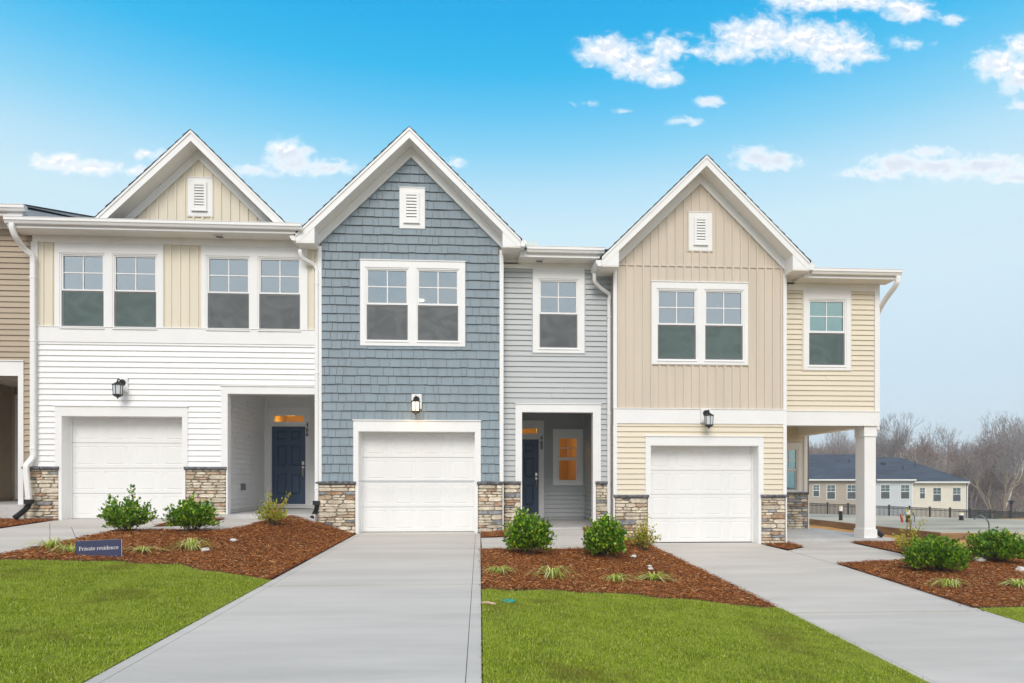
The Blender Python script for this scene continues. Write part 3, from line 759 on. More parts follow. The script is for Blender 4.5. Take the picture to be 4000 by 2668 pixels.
m_.tbox(T, pox, xb, -.040, 0, piz, poz); m_.tbox(T, pox - .012, xb, -.06, 0, poz, poz + .022); m_.tbox(T, pox, pix, -.038, 0, 1.41, piz)
m_.tbox(T, pix - .028, pix + .004, -.0395, .14, ZL + .04, piz + .001); m_.tbox(T, pix, xb, -.0385, .14, piz - .006, piz + .05); m_.build('porch_casing', white, HL)
# recessed porch
YB, pw = 17.6, WX(850, Y0); zc, zfl = z_at(1556, 1050, YB), .41
m_ = M(); m_.box(pw - .1, pw - .001, Y0 + .12, YB + .1, zfl - .3, zc + .1); lw_ = m_.build('porch_wall', white, HL)
siding(lw_, TR(pw), (Y0 + .13, YB, zfl + .07, zc), [], white_vinyl)
dx0, dx1 = WX(1062, YB), WX(1194, YB); dz0, dz1 = z_at(1969, 1130, YB), z_at(1666, 1130, YB)
dc = (WX(1035, YB), WX(1211, YB), z_at(1595, 1130, YB)); tr_ = (WX(1070, YB), WX(1188, YB), z_at(1648, 1130, YB), z_at(1624, 1130, YB))
bkL = backing('porch_wall', TF(YB), (pw, xb, zfl - .2, zc), [(dx0, dx1, -1, dz1), tr_], white, HL)
siding(bkL, TF(YB), (pw, xb, zfl + .07, zc), [(dc[0], dc[1], -1, dc[2] + .02)], white_vinyl)
front_door(HL, YB, dx0, dx1, dz0, dz1, dc, tr_)
m_ = M(); m_.tbox(TF(YB), pw + .002, pw + .06, -.06, -.002, zfl + .07, zc); m_.build('corner_post', white, HL)
m_ = M(); m_.box(pw, xb + .1, Y0 + .12, YB, zc, zc + .05); m_.build('porch_ceiling', white, HL)
m_ = M(); m_.box(xb - .02, xb + .1, Y0 + .12, YB + .1, zfl - .2, zc); m_.build('porch_wall', white, HL)
room(HL, dc[0], dc[1], YB + .13, YB + 2.0, dz0, zc, glow_room_m)
m_ = M(); X_ = pw; yy = WG(1140, 1922, ZL)[1]
py_, pz_ = 15.75, z_at(1903, 970, 15.75)
m_.box(X_ + .02, X_ + .035, py_ - .11, py_ + .11, pz_ - .085, pz_ + .085); pl = m_.build('outlet_plate', white, HL)
m_ = M(); m_.box(X_ + .035, X_ + .12, py_ - .05, py_ + .05, pz_ - .07, pz_ + .07); m_.box(X_ + .03, X_ + .10, py_ - .06, py_ + .06, pz_ + .05, pz_ + .085); m_.build('outlet_cover', SCREENFRAME, pl)
# eave, gable
eave(HL, -9.27, -3.60, Y0, 13.97, 6.205, 6.37, vent_x=WX(855, 14.15))
gutter_x(HL, -9.29, -3.47, 13.95, 6.255)
gcx = -5.713
vz = planes(gcx, 8.055 - .12, .98)
gw = backing('gable_wall', T, (-7.9, -3.5, 6.22, 8.06), [], cream, HL, planes=planes(gcx, 8.05, .98))
vcas = (WX(736, Y0), WX(832, Y0), z_at(846, 784, Y0), z_at(697, 784, Y0)); vlou = (WX(753, Y0), WX(811, Y0), z_at(826, 782, Y0), z_at(716, 782, Y0))
battens(gw, T, (gcx - 1.93, gcx + 1.93, 6.25, 8.0), [vcas], cream, .184, .0, planes=vz)
vent(HL, Y0, vcas, vlou, cream)
gable(HL, gcx, 8.055, 2.2, 1.95, 13.98, Y0, 19.5, .98, 6.30, 1.9, ret=False, zclip=6.30, frieze=.19)
# body behind the front
m_ = M(); m_.box(xa, xb, 26, 26.15, 0, 6.3); m_.box(xa, xa + .12, Y0 + .12, 26, 0.2, 6.21); m_.build('rear_wall', white, HL)
# downspout at the left corner
dxl = WX(129, 14.3)
dsp = downspout(HL, curve([(-9.16, 13.90, 6.26), (-9.16, 13.90, 6.16), (-9.14, 13.97, 6.02), (-9.11, 14.16, 5.86), (dxl, 14.27, 5.74), (dxl, 14.30, 5.6)], 4) + [(dxl, 14.30, 4.0)] +
                curve([(dxl, 14.30, 1.72), (dxl, 14.30, 1.62), (dxl - .03, 14.27, 1.53), (dxl - .06, 14.20, 1.44), (dxl - .07, 14.19, 1.34)], 4) + [(dxl - .01, 14.19, .66)], .10, .075, (5.3, 4.0, 1.78))
drain_hose(dsp, [(dxl - .01, 14.19, .66), (dxl - .03, 14.17, .57), (dxl - .10, 14.10, .46), (dxl - .17, 14.0, .36)])
dxr = WX(1236, 14.33)
dsp = downspout(HL, curve([(WX(1173, 14.12), 14.12, 5.93), (WX(1173, 14.12), 14.12, 5.86), (WX(1183, 14.16), 14.17, 5.77), (WX(1222, 14.3), 14.32, 5.70), (dxr, 14.35, 5.60), (dxr, 14.35, 5.5)], 5) + [(dxr, 14.35, .62)], .075, .06, (5.3, 3.4, .95))
drain_hose(dsp, [(dxr, 14.35, .62), (dxr, 14.33, .52), (dxr - .03, 14.28, .42), (dxr - .06, 14.18, .33)], .05)

# ------------------------------------------------------------------ blue-grey townhouse (468)
HM = thing('townhouse', 'middle townhouse with blue-grey shingled gable and pale grey siding beside it', 'townhouse', (-1.0, Y0, ZM))
xa, xb, gc = -3.254, .70, -1.283
zin = 8.26; wp = planes(gc, zin - .10, .98)
casM = (WX(1408, Y0), WX(1817, Y0), z_at(1353, 1612, Y0), z_at(1022, 1612, Y0))
unM = [(WX(1438, Y0), WX(1588, Y0)), (WX(1637, Y0), WX(1785, Y0))]; ztM = (z_at(1185, 1612, Y0), z_at(1059, 1612, Y0)); zbM = (z_at(1325, 1612, Y0), z_at(1198, 1612, Y0))
gx0, gx1 = -2.40, .085; gox0, gox1, goz = WX(1381, Y0), WX(1878, Y0), z_at(1645, 1625, Y0); gz1 = 2.17
bk = backing('front_wall', T, (xa, xb, -.1, zin), [(unM[0][0] - .05, unM[1][1] + .05, zbM[0] - .05, ztM[1] + .05), (gx0, gx1, -1, gz1)], mortar, HM, planes=planes(gc, zin - .02, .98))
sh = M(); sh.tbox(T, xa, xb, -.006, -.0005, 1.10, 1.118); sh = sh.build('shingle_cladding', blue_s, HM)
vcas = (WX(1561, Y0), WX(1660, Y0), z_at(894, 1610, Y0), z_at(736, 1610, Y0)); vlou = (WX(1578, Y0), WX(1638, Y0), z_at(873, 1608, Y0), z_at(755, 1608, Y0))
hol = [casM, (gox0, gox1, -1, goz + .02), vcas]
pieces = []; z = 1.10; ex = .1885; row = 0
while z < 8.1:
    u = xa + .085 - R.uniform(0, .15)
    while u < xb - .085:
        wd = R.choice([.11, .14, .16, .19, .21, .24, .28]) * R.uniform(.93, 1.07); lo, hi = max(u, xa + .085), min(u + wd - .0065, xb - .085)
        if hi - lo > .03:
            for p in rect_minus((lo, hi, z + R.choice([0, 0, 0, .004, .008]), min(z + ex, 8.1)), hol):
                q = clips(rpoly(*p), wp)
                if q and p[1] - p[0] > .02: pieces.append((q, z, R.uniform(0, .007), (p[1] - p[0]) * (p[3] - p[2])))
        u += wd
    z += ex; row += 1
order = sorted(range(len(pieces)), key=lambda i: -pieces[i][3]); keep = set(order[:300]); rest = M()
for i, (q, z, pr, ar) in enumerate(pieces):
    df = lambda zz, z=z, pr=pr: -(.032 - .027 * min(1, max(0, (zz - z) / ex))) - pr
    if i in keep: m_ = M(); m_.prism(T, q, df, 0.0, .03); m_.build('shingle', blue_s, sh)
    else: rest.prism(T, q, df, 0.0, .03)
if rest.v: rest.build('shingle', blue_s, sh, kind='stuff')
for a, b in ((xa, xa + .085), (xb - .085, xb)):
    m_ = M(); m_.tbox(T, a, b, -.040, .1 if a > 0 else .05, 1.10, 6.10); m_.build('corner_post', white, HM)
window(HM, Y0, casM, unM, zbM, ztM, glass, screen_grey, blue_s)
room(HM, casM[0] + .1, casM[1] - .1, Y0 + .13, Y0 + 3.6, 3.4, 5.72, room_m)
lz = 5.70; ly = (lz - CAM_Z) * F_PX / (HZ - 1178); lx = WX(1646, ly * 1.005)
m_ = M(); m_.lathe((lx, ly, lz - .0), [(.075, -.012), (.08, 0), (.08, .012)], 16); m_.build('ceiling_lamp', ceiling_glow, HM)
garage_casing(HM, Y0, gox0, gox1, goz, gx0, gx1, ZM, gz1, 1.10)
garage_door(HM, Y0, gx0, gx1, ZM, gz1)
stone_pier(HM, T, xa - .02, gx0 - .062, -.08, 1.035, 21)
stone_pier(HM, T, gx1 + .062, xb - .02, -.08, 1.035, 22)
m_ = M(); m_.tbox(T, xb - .02, xb + .0, -.055, .1, -.05, 1.04); m_.build('corner_bead', white, HM)
gable(HM, gc, zin, 1.98, 2.325, 13.98, Y0, 20.4, .98, 6.045, 1.945, frieze=.215)
vent(HM, Y0, vcas, vlou, blue_s)
# boxed side eaves with short gutters
m_ = M(); m_.py([(gc - 2.33 + a, 6.07 + b) for a, b in GUT], 13.975, 14.6); gt = m_.build('gutter', white, HM)
m_ = M(); m_.py([(gc - 2.46, 6.19), (gc - 2.36, 6.19), (gc - 2.46, 6.29)], 13.985, 13.99); m_.build('flashing', copper, gt)
m_ = M(); m_.py([(gc + 2.33 - a, 6.05 + b) for a, b in GUT], 13.975, 14.3); gt = m_.build('gutter', white, HM)
m_ = M(); m_.box(gc + 2.33, gc + 2.345, 14.4, 14.7, 6.17, 6.30); m_.box(1.08, 1.42, 14.2, 14.205, 6.12, 6.24); m_.build('flashing', copper, gt)
# grey bay, set back
T1 = TF(Y1); ga, gb = xb, 3.163
casG = (WX(2081, Y1), WX(2282, Y1), z_at(1380, 2181, Y1), z_at(1051, 2181, Y1)); unG = [(WX(2112, Y1), WX(2250, Y1))]
ztG = (z_at(1221, 2181, Y1), z_at(1101, 2181, Y1)); zbG = (z_at(1354, 2181, Y1), z_at(1233, 2181, Y1))
px0, px1, pox0, pox1 = WX(2038, Y1), WX(2316, Y1), WX(2013, Y1), WX(2346, Y1); piz, poz = z_at(1610, 2180, Y1), z_at(1580, 2180, Y1); capz = z_at(1880, 2000, Y1)
bk = backing('front_wall', T1, (ga, gb, 0, 5.95), [(unG[0][0] - .05, unG[0][1] + .05, zbG[0] - .05, ztG[1] + .05), (px0, px1, -1, piz)], grey_v, HM)
siding(bk, T1, (ga, gb, capz, 5.80), [casG, (pox0, pox1, -1, poz + .02)], grey_v)
m_ = M(); m_.tbox(T1, ga, gb, -.03, 0, 5.805, 5.93); m_.build('frieze_board', soffit_m, HM)
window(HM, Y1, casG, unG, zbG, ztG, glass, screen_grey, grey_v)
room(HM, casG[0], casG[1], Y1 + .13, Y1 + 3, 3.2, 5.75, room_m)
m_ = M()
for r in rect_minus((pox0, pox1, capz, poz), [(px0, px1, -1, piz)]): m_.tbox(T1, r[0], r[1], -.040, 0, r[2], r[3])
m_.tbox(T1, pox0 - .012, pox1 + .012, -.06, 0, poz, poz + .022)
for a, b in ((px0 - .028, px0 + .004), (px1 - .004, px1 + .028)): m_.tbox(T1, a, b, -.038, .15, .09, piz + .001)
m_.tbox(T1, px0, px1, -.0385, .15, piz - .006, piz + .05); m_.tbox(T1, px1 - .003, px1 + .06, -.036, .14, .09, capz); m_.build('porch_casing', white, HM)
stone_pier(HM, T1, ga + .02, px0 - .03, -.1, capz - .065, 23, .012)
stone_pier(HM, T1, px1 + .062, gb - .06, -.1, capz - .065, 24, .012)
YB, zfl, zc = 17.85, .09, 3.0; pl_, pr_ = .95, WX(2379, Y1)
dx1 = WX(2104, YB); dx0 = dx1 - .87; dz0, dz1 = z_at(2008, 2070, YB), z_at(1716, 2070, YB)
dc = (dx0 - .15, WX(2124, YB), z_at(1646, 2070, YB)); tr_ = (dx0 + .02, WX(2097, YB), z_at(1694, 2070, YB), z_at(1673, 2070, YB))
casP = (WX(2160, YB), WX(2277, YB), z_at(1895, 2218, YB), z_at(1679, 2218, YB)); unP = [(WX(2185, YB), WX(2252, YB))]
ztP = (z_at(1787, 2218, YB), z_at(1713, 2218, YB)); zbP = (z_at(1875, 2218, YB), z_at(1798, 2218, YB))
bk = backing('porch_wall', TF(YB), (pl_, pr_, zfl - .2, zc), [(dx0, dx1, -1, dz1), tr_, (unP[0][0] - .05, unP[0][1] + .05, zbP[0] - .05, ztP[1] + .05)], grey_v, HM)
siding(bk, TF(YB), (pl_, pr_, zfl + .07, zc), [(dc[0], dc[1], -1, dc[2] + .02), casP], grey_v)
front_door(HM, YB, dx0, dx1, dz0, dz1, dc, tr_)
window(HM, YB, casP, unP, zbP, ztP, glass_clear, None, grey_v)
m_ = M(); m_.box(pr_ + .001, pr_ + .08, Y1 + .12, YB + .1, -.2, zc + .1); pwl = m_.build('porch_wall', grey_v, HM)
siding(pwl, TL(pr_), (Y1 + .13, YB, zfl + .07, zc), [], grey_v)
m_ = M(); m_.tbox(TF(YB), pr_ - .06, pr_ - .002, -.06, -.002, zfl + .07, zc); m_.build('corner_post', grey_v, HM)
m_ = M(); m_.box(pl_ - .1, pl_, Y1 + .12, YB + .1, -.2, zc + .1); m_.build('porch_wall', grey_v, HM)
m_ = M(); m_.box(pl_, pr_, Y1 + .12, YB, zc, zc + .05); m_.build('porch_ceiling', soffit_m, HM)
m_ = M(); m_.tbox(TF(YB), WX(2112, YB) , WX(2117, YB), -.045, -.03, z_at(1860, 2115, YB), z_at(1849, 2115, YB)); m_.build('door_bell', white, HM)
room(HM, dc[0], pr_ - .05, YB + .13, YB + 2.8, zfl, zc, glow_room_m)
m_ = M(); m_.box(xb, gc + 2.335, Y1 - .03, Y1 + .1, 5.90, 6.035); m_.box(gc + 2.31, gc + 2.326, 14.262, Y1 - .031, 5.925, 6.05); m_.build('soffit', soffit_m, HM)
eave(HM, gc + 2.328, 2.99, Y1, 14.26, 5.93, 6.10, vent_x=WX(2107, 14.45))
gutter_x(HM, gc + 2.47, 2.86, 14.24, 6.0)
m_ = M(); m_.box(xa + .0, gb, 26, 26.15, -.2, 6); m_.box(xb - .1, xb, Y0 + .1, Y1 + .05, 1.1, 6.0); m_.build('rear_wall', grey_v, HM)
dxm = WX(2380, 14.58)
dsp = downspout(HM, curve([(2.68, 14.35, 5.62), (2.68, 14.35, 5.55), (2.70, 14.38, 5.45), (2.86, 14.5, 5.35), (dxm, 14.60, 5.25), (dxm, 14.62, 5.12)], 5) + [(dxm, 14.62, -.1)], .075, .06, (4.75, 2.6, .35))

# ------------------------------------------------------------------ beige townhouse at the end of the row
HR = thing('townhouse', 'beige end townhouse with batten-board gable and open corner porch on a column', 'townhouse', (6.0, Y0, ZR))
xa, xb, gc, zin = 3.10, 6.99, 5.035, 7.865
casR = (WX(2544, Y0), WX(2919, Y0), z_at(1425, 2730, Y0), z_at(1105, 2730, Y0)); unR = [(WX(2573, Y0), WX(2712, Y0)), (WX(2758, Y0), WX(2895, Y0))]
ztR = (z_at(1264, 2735, Y0), z_at(1141, 2735, Y0)); zbR = (z_at(1400, 2735, Y0), z_at(1276, 2735, Y0))
gx0, gx1 = WX(2540, Y0), WX(2961, Y0); gox0, gox1, goz = WX(2520, Y0), WX(2980, Y0), z_at(1706, 2750, Y0); gz1 = ZR + 2.15; capz = z_at(1932, 2740, Y0)
ztrans = z_at(1040, 2735, Y0)
bk = backing('front_wall', T, (xa, xb, -.4, zin), [(unR[0][0] - .05, unR[1][1] + .05, zbR[0] - .05, ztR[1] + .05), (gx0, gx1, -1, gz1)], beige, HR, planes=planes(gc, zin - .02, .98))
vcas = (WX(2689, Y0), WX(2780, Y0), z_at(981, 2735, Y0), z_at(832, 2735, Y0)); vlou = (WX(2709, Y0), WX(2761, Y0), z_at(959, 2735, Y0), z_at(852, 2735, Y0))
bw = M(); bw.tbox(T, xa + .07, xb - .07, -.026, 0, ztrans - .02, ztrans + .015); bw = bw.build('transition_strip', beige, HR)
battens(bw, T, (xa + .08, xb - .08, 2.70, ztrans - .02), [casR], beige, .183, .06)
battens(bw, T, (xa + .08, xb - .08, ztrans + .015, 7.75), [vcas], beige, .183, .06, planes=planes(gc, zin - .10, .98))
m_ = M(); m_.tbox(T, xa, xb - .0, -.034, 0, 2.372, 2.69); m_.tbox(T, xa, xb, -.05, 0, 2.69, 2.704); m_.build('belt_board', white, HR)
sw = M(); sw.tbox(T, xa, xb, -.022, 0, 2.342, 2.366); sw = sw.build('starter_strip', butter, HR)
siding(sw, T, (xa + .08, xb - .08, capz, 2.34), [(gox0, gox1, -1, goz + .02)], butter)
for a, b in ((xa, xa + .08), (xb - .08, xb)):
    m_ = M(); m_.tbox(T, a, b, -.040, .1 if b == xb else .05, capz, 5.70); m_.build('corner_post', white, HR)
window(HR, Y0, casR, unR, zbR, ztR, glass, screen_teal, beige)
room(HR, casR[0] + .1, casR[1] - .1, Y0 + .13, Y0 + 3, 2.9, 5.45, room_m)
garage_casing(HR, Y0, gox0, gox1, goz, gx0, gx1, ZR, gz1, capz)
garage_door(HR, Y0, gx0, gx1, ZR, gz1)
stone_pier(HR, T, xa + .03, gx0 - .062, -.36, capz - .065, 31)
stone_pier(HR, T, gx1 + .062, xb - .03, -.36, capz - .065, 32)
m_ = M(); m_.tbox(T, xb - .03, xb - .005, -.06, .1, -.34, capz - .06); m_.tbox(T, xa + .0, xa + .03, -.055, .05, -.34, capz - .06); m_.build('corner_bead', white, HR)
gable(HR, gc, zin, 1.95, 2.265, 13.98, Y0, 20.2, .98, 5.685, 1.90, frieze=.21)
vent(HR, Y0, vcas, vlou, beige)
m_ = M(); m_.py([(gc - 2.27 + a, 5.67 + b) for a, b in GUT], 13.975, 14.62); m_.build('gutter', white, HR)
m_ = M(); m_.py([(gc + 2.27 - a, 5.68 + b) for a, b in GUT], 13.975, 14.3); gt = m_.build('gutter', white, HR)
m_ = M(); m_.py([(gc + 2.32, 5.81), (gc + 2.45, 5.81), (gc + 2.45, 5.93)], 14.1, 14.106); m_.build('flashing', copper, gt)
# recessed bay over the porch
ra, rb = xb, 9.30
casE = (WX(3135, Y1), WX(3320, Y1), z_at(1447, 3228, Y1), z_at(1132, 3228, Y1)); unE = [(WX(3163, Y1), WX(3293, Y1))]
ztE = (z_at(1293, 3228, Y1), z_at(1180, 3228, Y1)); zbE = (z_at(1422, 3228, Y1), z_at(1308, 3228, Y1))
bk = backing('front_wall', T1, (ra, rb, 2.37, 5.61), [(unE[0][0] - .05, unE[0][1] + .05, zbE[0] - .05, ztE[1] + .05)], butter, HR)
siding(bk, T1, (ra, rb - .11, 2.71, 5.43), [casE], butter)
m_ = M(); m_.tbox(T1, ra, rb, -.03, 0, 5.435, 5.61); m_.build('frieze_board', soffit_m, HR)
m_ = M(); m_.tbox(T1, rb - .105, rb + .012, -.034, .1, 2.69, 5.60); m_.build('corner_post', white, HR)
m_ = M(); m_.tbox(T1, ra, rb + .006, -.036, .25, 2.37, 2.69); m_.tbox(T1, ra, rb + .02, -.05, 0, 2.69, 2.708); m_.build('porch_beam', white, HR)
m_ = M(); m_.box(rb - .25, rb, Y1 + .25, 17.95, 2.372, 2.69); m_.build('porch_beam', soffit_m, HR)
window(HR, Y1, casE, unE, zbE, ztE, glass_teal, screen_teal, butter)
room(HR, casE[0], casE[1], Y1 + .13, Y1 + 3, 2.9, 5.4, room_m)
m_ = M(); m_.box(xb, gc + 2.275, Y1 - .03, Y1 + .1, 5.57, 5.675); m_.box(gc + 2.25, gc + 2.266, 14.262, Y1 - .031, 5.595, 5.69); m_.build('soffit', soffit_m, HR)
eave(HR, gc + 2.268, rb + .16, Y1, 14.26, 5.60, 5.76, right_rake=True)
gutter_x(HR, gc + 2.42, 9.50, 14.24, 5.655)
YB, zfl, zc = 17.95, -.19, 2.72
casQ = (WX(3035, YB), WX(3128, YB), z_at(1921, 3090, YB), z_at(1732, 3090, YB)); unQ = [(WX(3057, YB), WX(3108, YB))]
ztQ = (z_at(1832, 3090, YB), z_at(1759, 3090, YB)); zbQ = (z_at(1915, 3090, YB), z_at(1842, 3090, YB)); capq = z_at(1922, 3110, YB)
casQ = (casQ[0], casQ[1], capq + .01, casQ[3]); zbQ = (capq + .07, zbQ[1])
bk = backing('porch_wall', TF(YB), (ra - .3, rb, -.5, zc), [(unQ[0][0] - .05, unQ[0][1] + .05, zbQ[0] - .05, ztQ[1] + .05)], butter, HR)
room(HR, casQ[0] - .3, casQ[1] + .3, YB + .13, YB + 3, .5, 2.6, room_m)
siding(bk, TF(YB), (ra - .3, rb - .09, capq, zc), [casQ], butter)
window(HR, YB, casQ, unQ, zbQ, ztQ, glass_teal, None, butter)
stone_pier(HR, TF(YB), ra - .3, rb + .02, zfl - .03, capq - .065, 33)
m_ = M(); m_.tbox(TF(YB), rb - .085, rb + .012, -.034, .1, capq, zc); m_.tbox(TF(YB), rb + .02, rb + .045, -.06, .1, zfl - .05, capq - .06); m_.build('corner_post', white, HR)
m_ = M(); m_.box(ra, rb - .26, Y1 + .25, YB, zc, zc + .05); m_.build('porch_ceiling', butter, HR)
m_ = M(); m_.box(ra - .08, ra, Y0 + .1, YB, -.4, 5.6); m_.build('porch_wall', butter, HR)
m_ = M(); m_.box(rb - .12, rb, Y1 + .12, 26, 2.69, 5.6); m_.box(rb - .12, rb - .001, YB, 26, -.8, 2.69); m_.box(xa, rb, 26, 26.15, -.8, 5.6); sdw = m_.build('rear_wall', butter, HR)
siding(sdw, TR(rb), (Y1 + .13, 26, 2.71, 5.6), [], butter); siding(sdw, TR(rb), (YB + .1, 26, -.3, 2.37), [], butter)
# porch column
cx0, cx1 = WX(3377, 14.70), WX(3421, 14.70); cyf = 14.70
cw = cx1 - cx0; cd = .36; c0 = cx0 - .0
m_ = M(); m_.box(cx0, cx1, cyf, cyf + cd, zfl, 2.37); col = m_.build('column', white, HR)
m_ = M(); m_.box(cx0 - .022, cx1 + .022, cyf - .022, cyf + cd + .022, zfl, zfl + .20); m_.build('column_base', white, col)
m_ = M(); m_.box(cx0 - .014, cx1 + .014, cyf - .014, cyf + cd + .014, 2.17, 2.37); m_.box(cx0 - .022, cx1 + .022, cyf - .022, cyf + cd + .022, 2.135, 2.17); m_.build('column_cap', white, col)
xd = rb + .05
dsp = downspout(HR, curve([(9.44, 14.20, 5.66), (9.44, 14.20, 5.58), (9.42, 14.24, 5.46), (9.36, 14.55, 5.2), (xd, 14.78, 4.98), (xd, 14.82, 4.86)], 5) + [(xd, 14.82, 2.3), (xd - .13, 14.98, 2.2), (xd - .13, 14.98, .28)], .10, .075, (.5,))
drain_hose(dsp, [(xd - .13, 14.98, .28), (xd - .12, 14.95, .16), (xd - .03, 14.86, .0), (xd + .10, 14.75, -.16)])

# ------------------------------------------------------------------ tan townhouse cut by the left edge of the frame
HT = thing('townhouse', 'tan sided townhouse with dark porch, cut off by the photo edge', 'townhouse', (-11, 14.45, .6))
YT = 14.47; TT = TF(YT); ta, tb = -15.0, -9.075
tpx, tpo = WX(79, YT), WX(96, YT); tz1, tzo = z_at(1469, 40, YT), z_at(1412, 40, YT)
bk = backing('front_wall', TT, (ta, tb, .4, 6.5), [(-12.3, tpx, -1, tz1)], taupe, HT)
siding(bk, TT, (ta, tb, 1.72, 6.34), [(-12.5, tpo, -1, tzo + .02)], taupe)
m_ = M(); m_.tbox(TT, ta, tb, -.03, 0, 6.345, 6.46); m_.build('frieze_board', soffit_m, HT)
m_ = M(); m_.tbox(TT, -12.5, tpo, -.04, 0, tz1, tzo); m_.tbox(TT, tpx, tpo, -.039, 0, .62, tz1); m_.tbox(TT, -12.5, tpo + .012, -.06, 0, tzo, tzo + .02)
m_.tbox(TT, tpx - .02, tpx + .002, -.0395, .14, .62, tz1 + .01); m_.build('porch_casing', white, HT)
wx_, ytb = WX(49, 17.6), 17.6
m_ = M(); m_.box(-12.6, tb + .2, ytb, ytb + .1, .4, 3.8); bk = m_.build('porch_wall', taupe, HT); siding(bk, TF(ytb), (wx_ - 1.6, tpx + .3, .72, 3.5), [], taupe)
m_ = M(); m_.box(wx_ - .1, wx_, YT + .12, ytb, .4, 3.6); bk = m_.build('porch_wall', taupe, HT); siding(bk, TR(wx_), (YT + .13, ytb, .70, 3.5), [], taupe)
m_ = M(); m_.tbox(TF(ytb), wx_ + .0, wx_ + .07, -.07, -.021, .72, 3.5); m_.build('corner_post', taupe, HT)
dwx = WX(62, ytb); m_ = M(); m_.tbox(TF(ytb), dwx, dwx + .25, -.05, -.021, .66, z_at(1543, 70, ytb)); m_.build('door_frame', white, HT)
m_ = M(); m_.box(-12.3, tb + .1, YT + .12, ytb, 3.5, 3.55); m_.build('porch_ceiling', soffit_m, HT)
m_ = M(); m_.box(tb - .13, tb - .03, YT + .12, ytb, .4, 3.5); m_.build('porch_wall', taupe, HT)
stone_pier(HT, TF(16.4), wx_ + .02, wx_ + .18, .62, 1.62, 41, .01)
eave(HT, ta, -9.02, YT, 14.03, 6.46, 6.62, right_rake=False)
gutter_x(HT, ta, WX(100, 13.95), 14.01, 6.52)
m_ = M(); xr = -8.98; m_.px([(13.90, 6.62), (20.0, 6.62 + .275 * 6.1), (20.0, 6.80 + .275 * 6.1), (13.90, 6.66)], xr - .03, xr); m_.px([(14.0, 6.47), (20, 6.47 + .275 * 6), (20, 6.62 + .275 * 6.1), (14.0, 6.60)], xr - .06, xr - .032); m_.build('rake_board', white, HT)
m_ = M(); m_.box(-9.32, -9.04, 13.99, 14.10, 6.25, 6.56); m_.build('eave_return', white, HT)
m_ = M(); m_.px([(14.1, 6.36), (19.9, 6.36), (19.9, 7.9)], -9.12, -9.07); m_.build('side_wall', white, HT)
m_ = M(); m_.px([(13.93, 6.64), (20.0, 6.79 + .275 * 6.1), (20.0, 6.815 + .275 * 6.1), (13.93, 6.665)], ta, xr + .02); m_.build('roof', roof_m, HT)

# ------------------------------------------------------------------ ground, drives, walks, beds, lawns
from mathutils import noise as mnoise
def gzv(X, Y):
    out = np.zeros_like(X); Yc = np.minimum(Y, 14.6); k = 14.4 - Yc
    hT, hL, hM, hR = .50 - .04 * k, .30 - .042 * k, -.01 - .021 * k, -.285 - .048 * k
    def ev(xs, fs):
        r_ = np.array(fs[0] + 0 * X)
        for i in range(len(xs) - 1):
            u = np.clip((X - xs[i]) / (xs[i + 1] - xs[i]), 0, 1); s_ = (X >= xs[i])
            r_ = np.where(s_, fs[i] * (1 - u) + fs[i + 1] * u, r_)
        return r_
    A = ev([-13, -9.3, -5.9, -2.6, .2, 3.8, 9.6, 13, 30], [hT, hL, hL, hM, hM, hR, hR, hR - .12, hR - .15])
    B = ev([-13, -9.3, -5.9, -3.7, -2.55, .2, .9, 2.8, 3.8, 9.6, 13, 30], [hT, hL, hL, .37 - .05 * k, hM, hM, .03 - .035 * k, .07 - .06 * k, hR, hR, hR - .25, hR - .3])
    s = np.clip((Yc - 9.5) / 3.5, 0, 1); s = s * s * (3 - 2 * s)
    return A * (1 - s) + B * s
def inside(poly, X, Y):
    r_ = np.zeros(X.shape, bool); n = len(poly)
    for i in range(n):
        (x0, y0), (x1, y1) = poly[i - 1], poly[i]
        if y0 == y1: continue
        c = ((y0 > Y) != (y1 > Y)) & (X < (x1 - x0) * (Y - y0) / (y1 - y0) + x0); r_ ^= c
    return r_
def edge_dist(poly, X, Y):
    d = np.full(X.shape, 1e9)
    for i in range(len(poly)):
        (x0, y0), (x1, y1) = poly[i - 1], poly[i]; L = (x1 - x0) ** 2 + (y1 - y0) ** 2 + 1e-12
        t = np.clip(((X - x0) * (x1 - x0) + (Y - y0) * (y1 - y0)) / L, 0, 1)
        d = np.minimum(d, np.hypot(X - x0 - t * (x1 - x0), Y - y0 - t * (y1 - y0)))
    return d
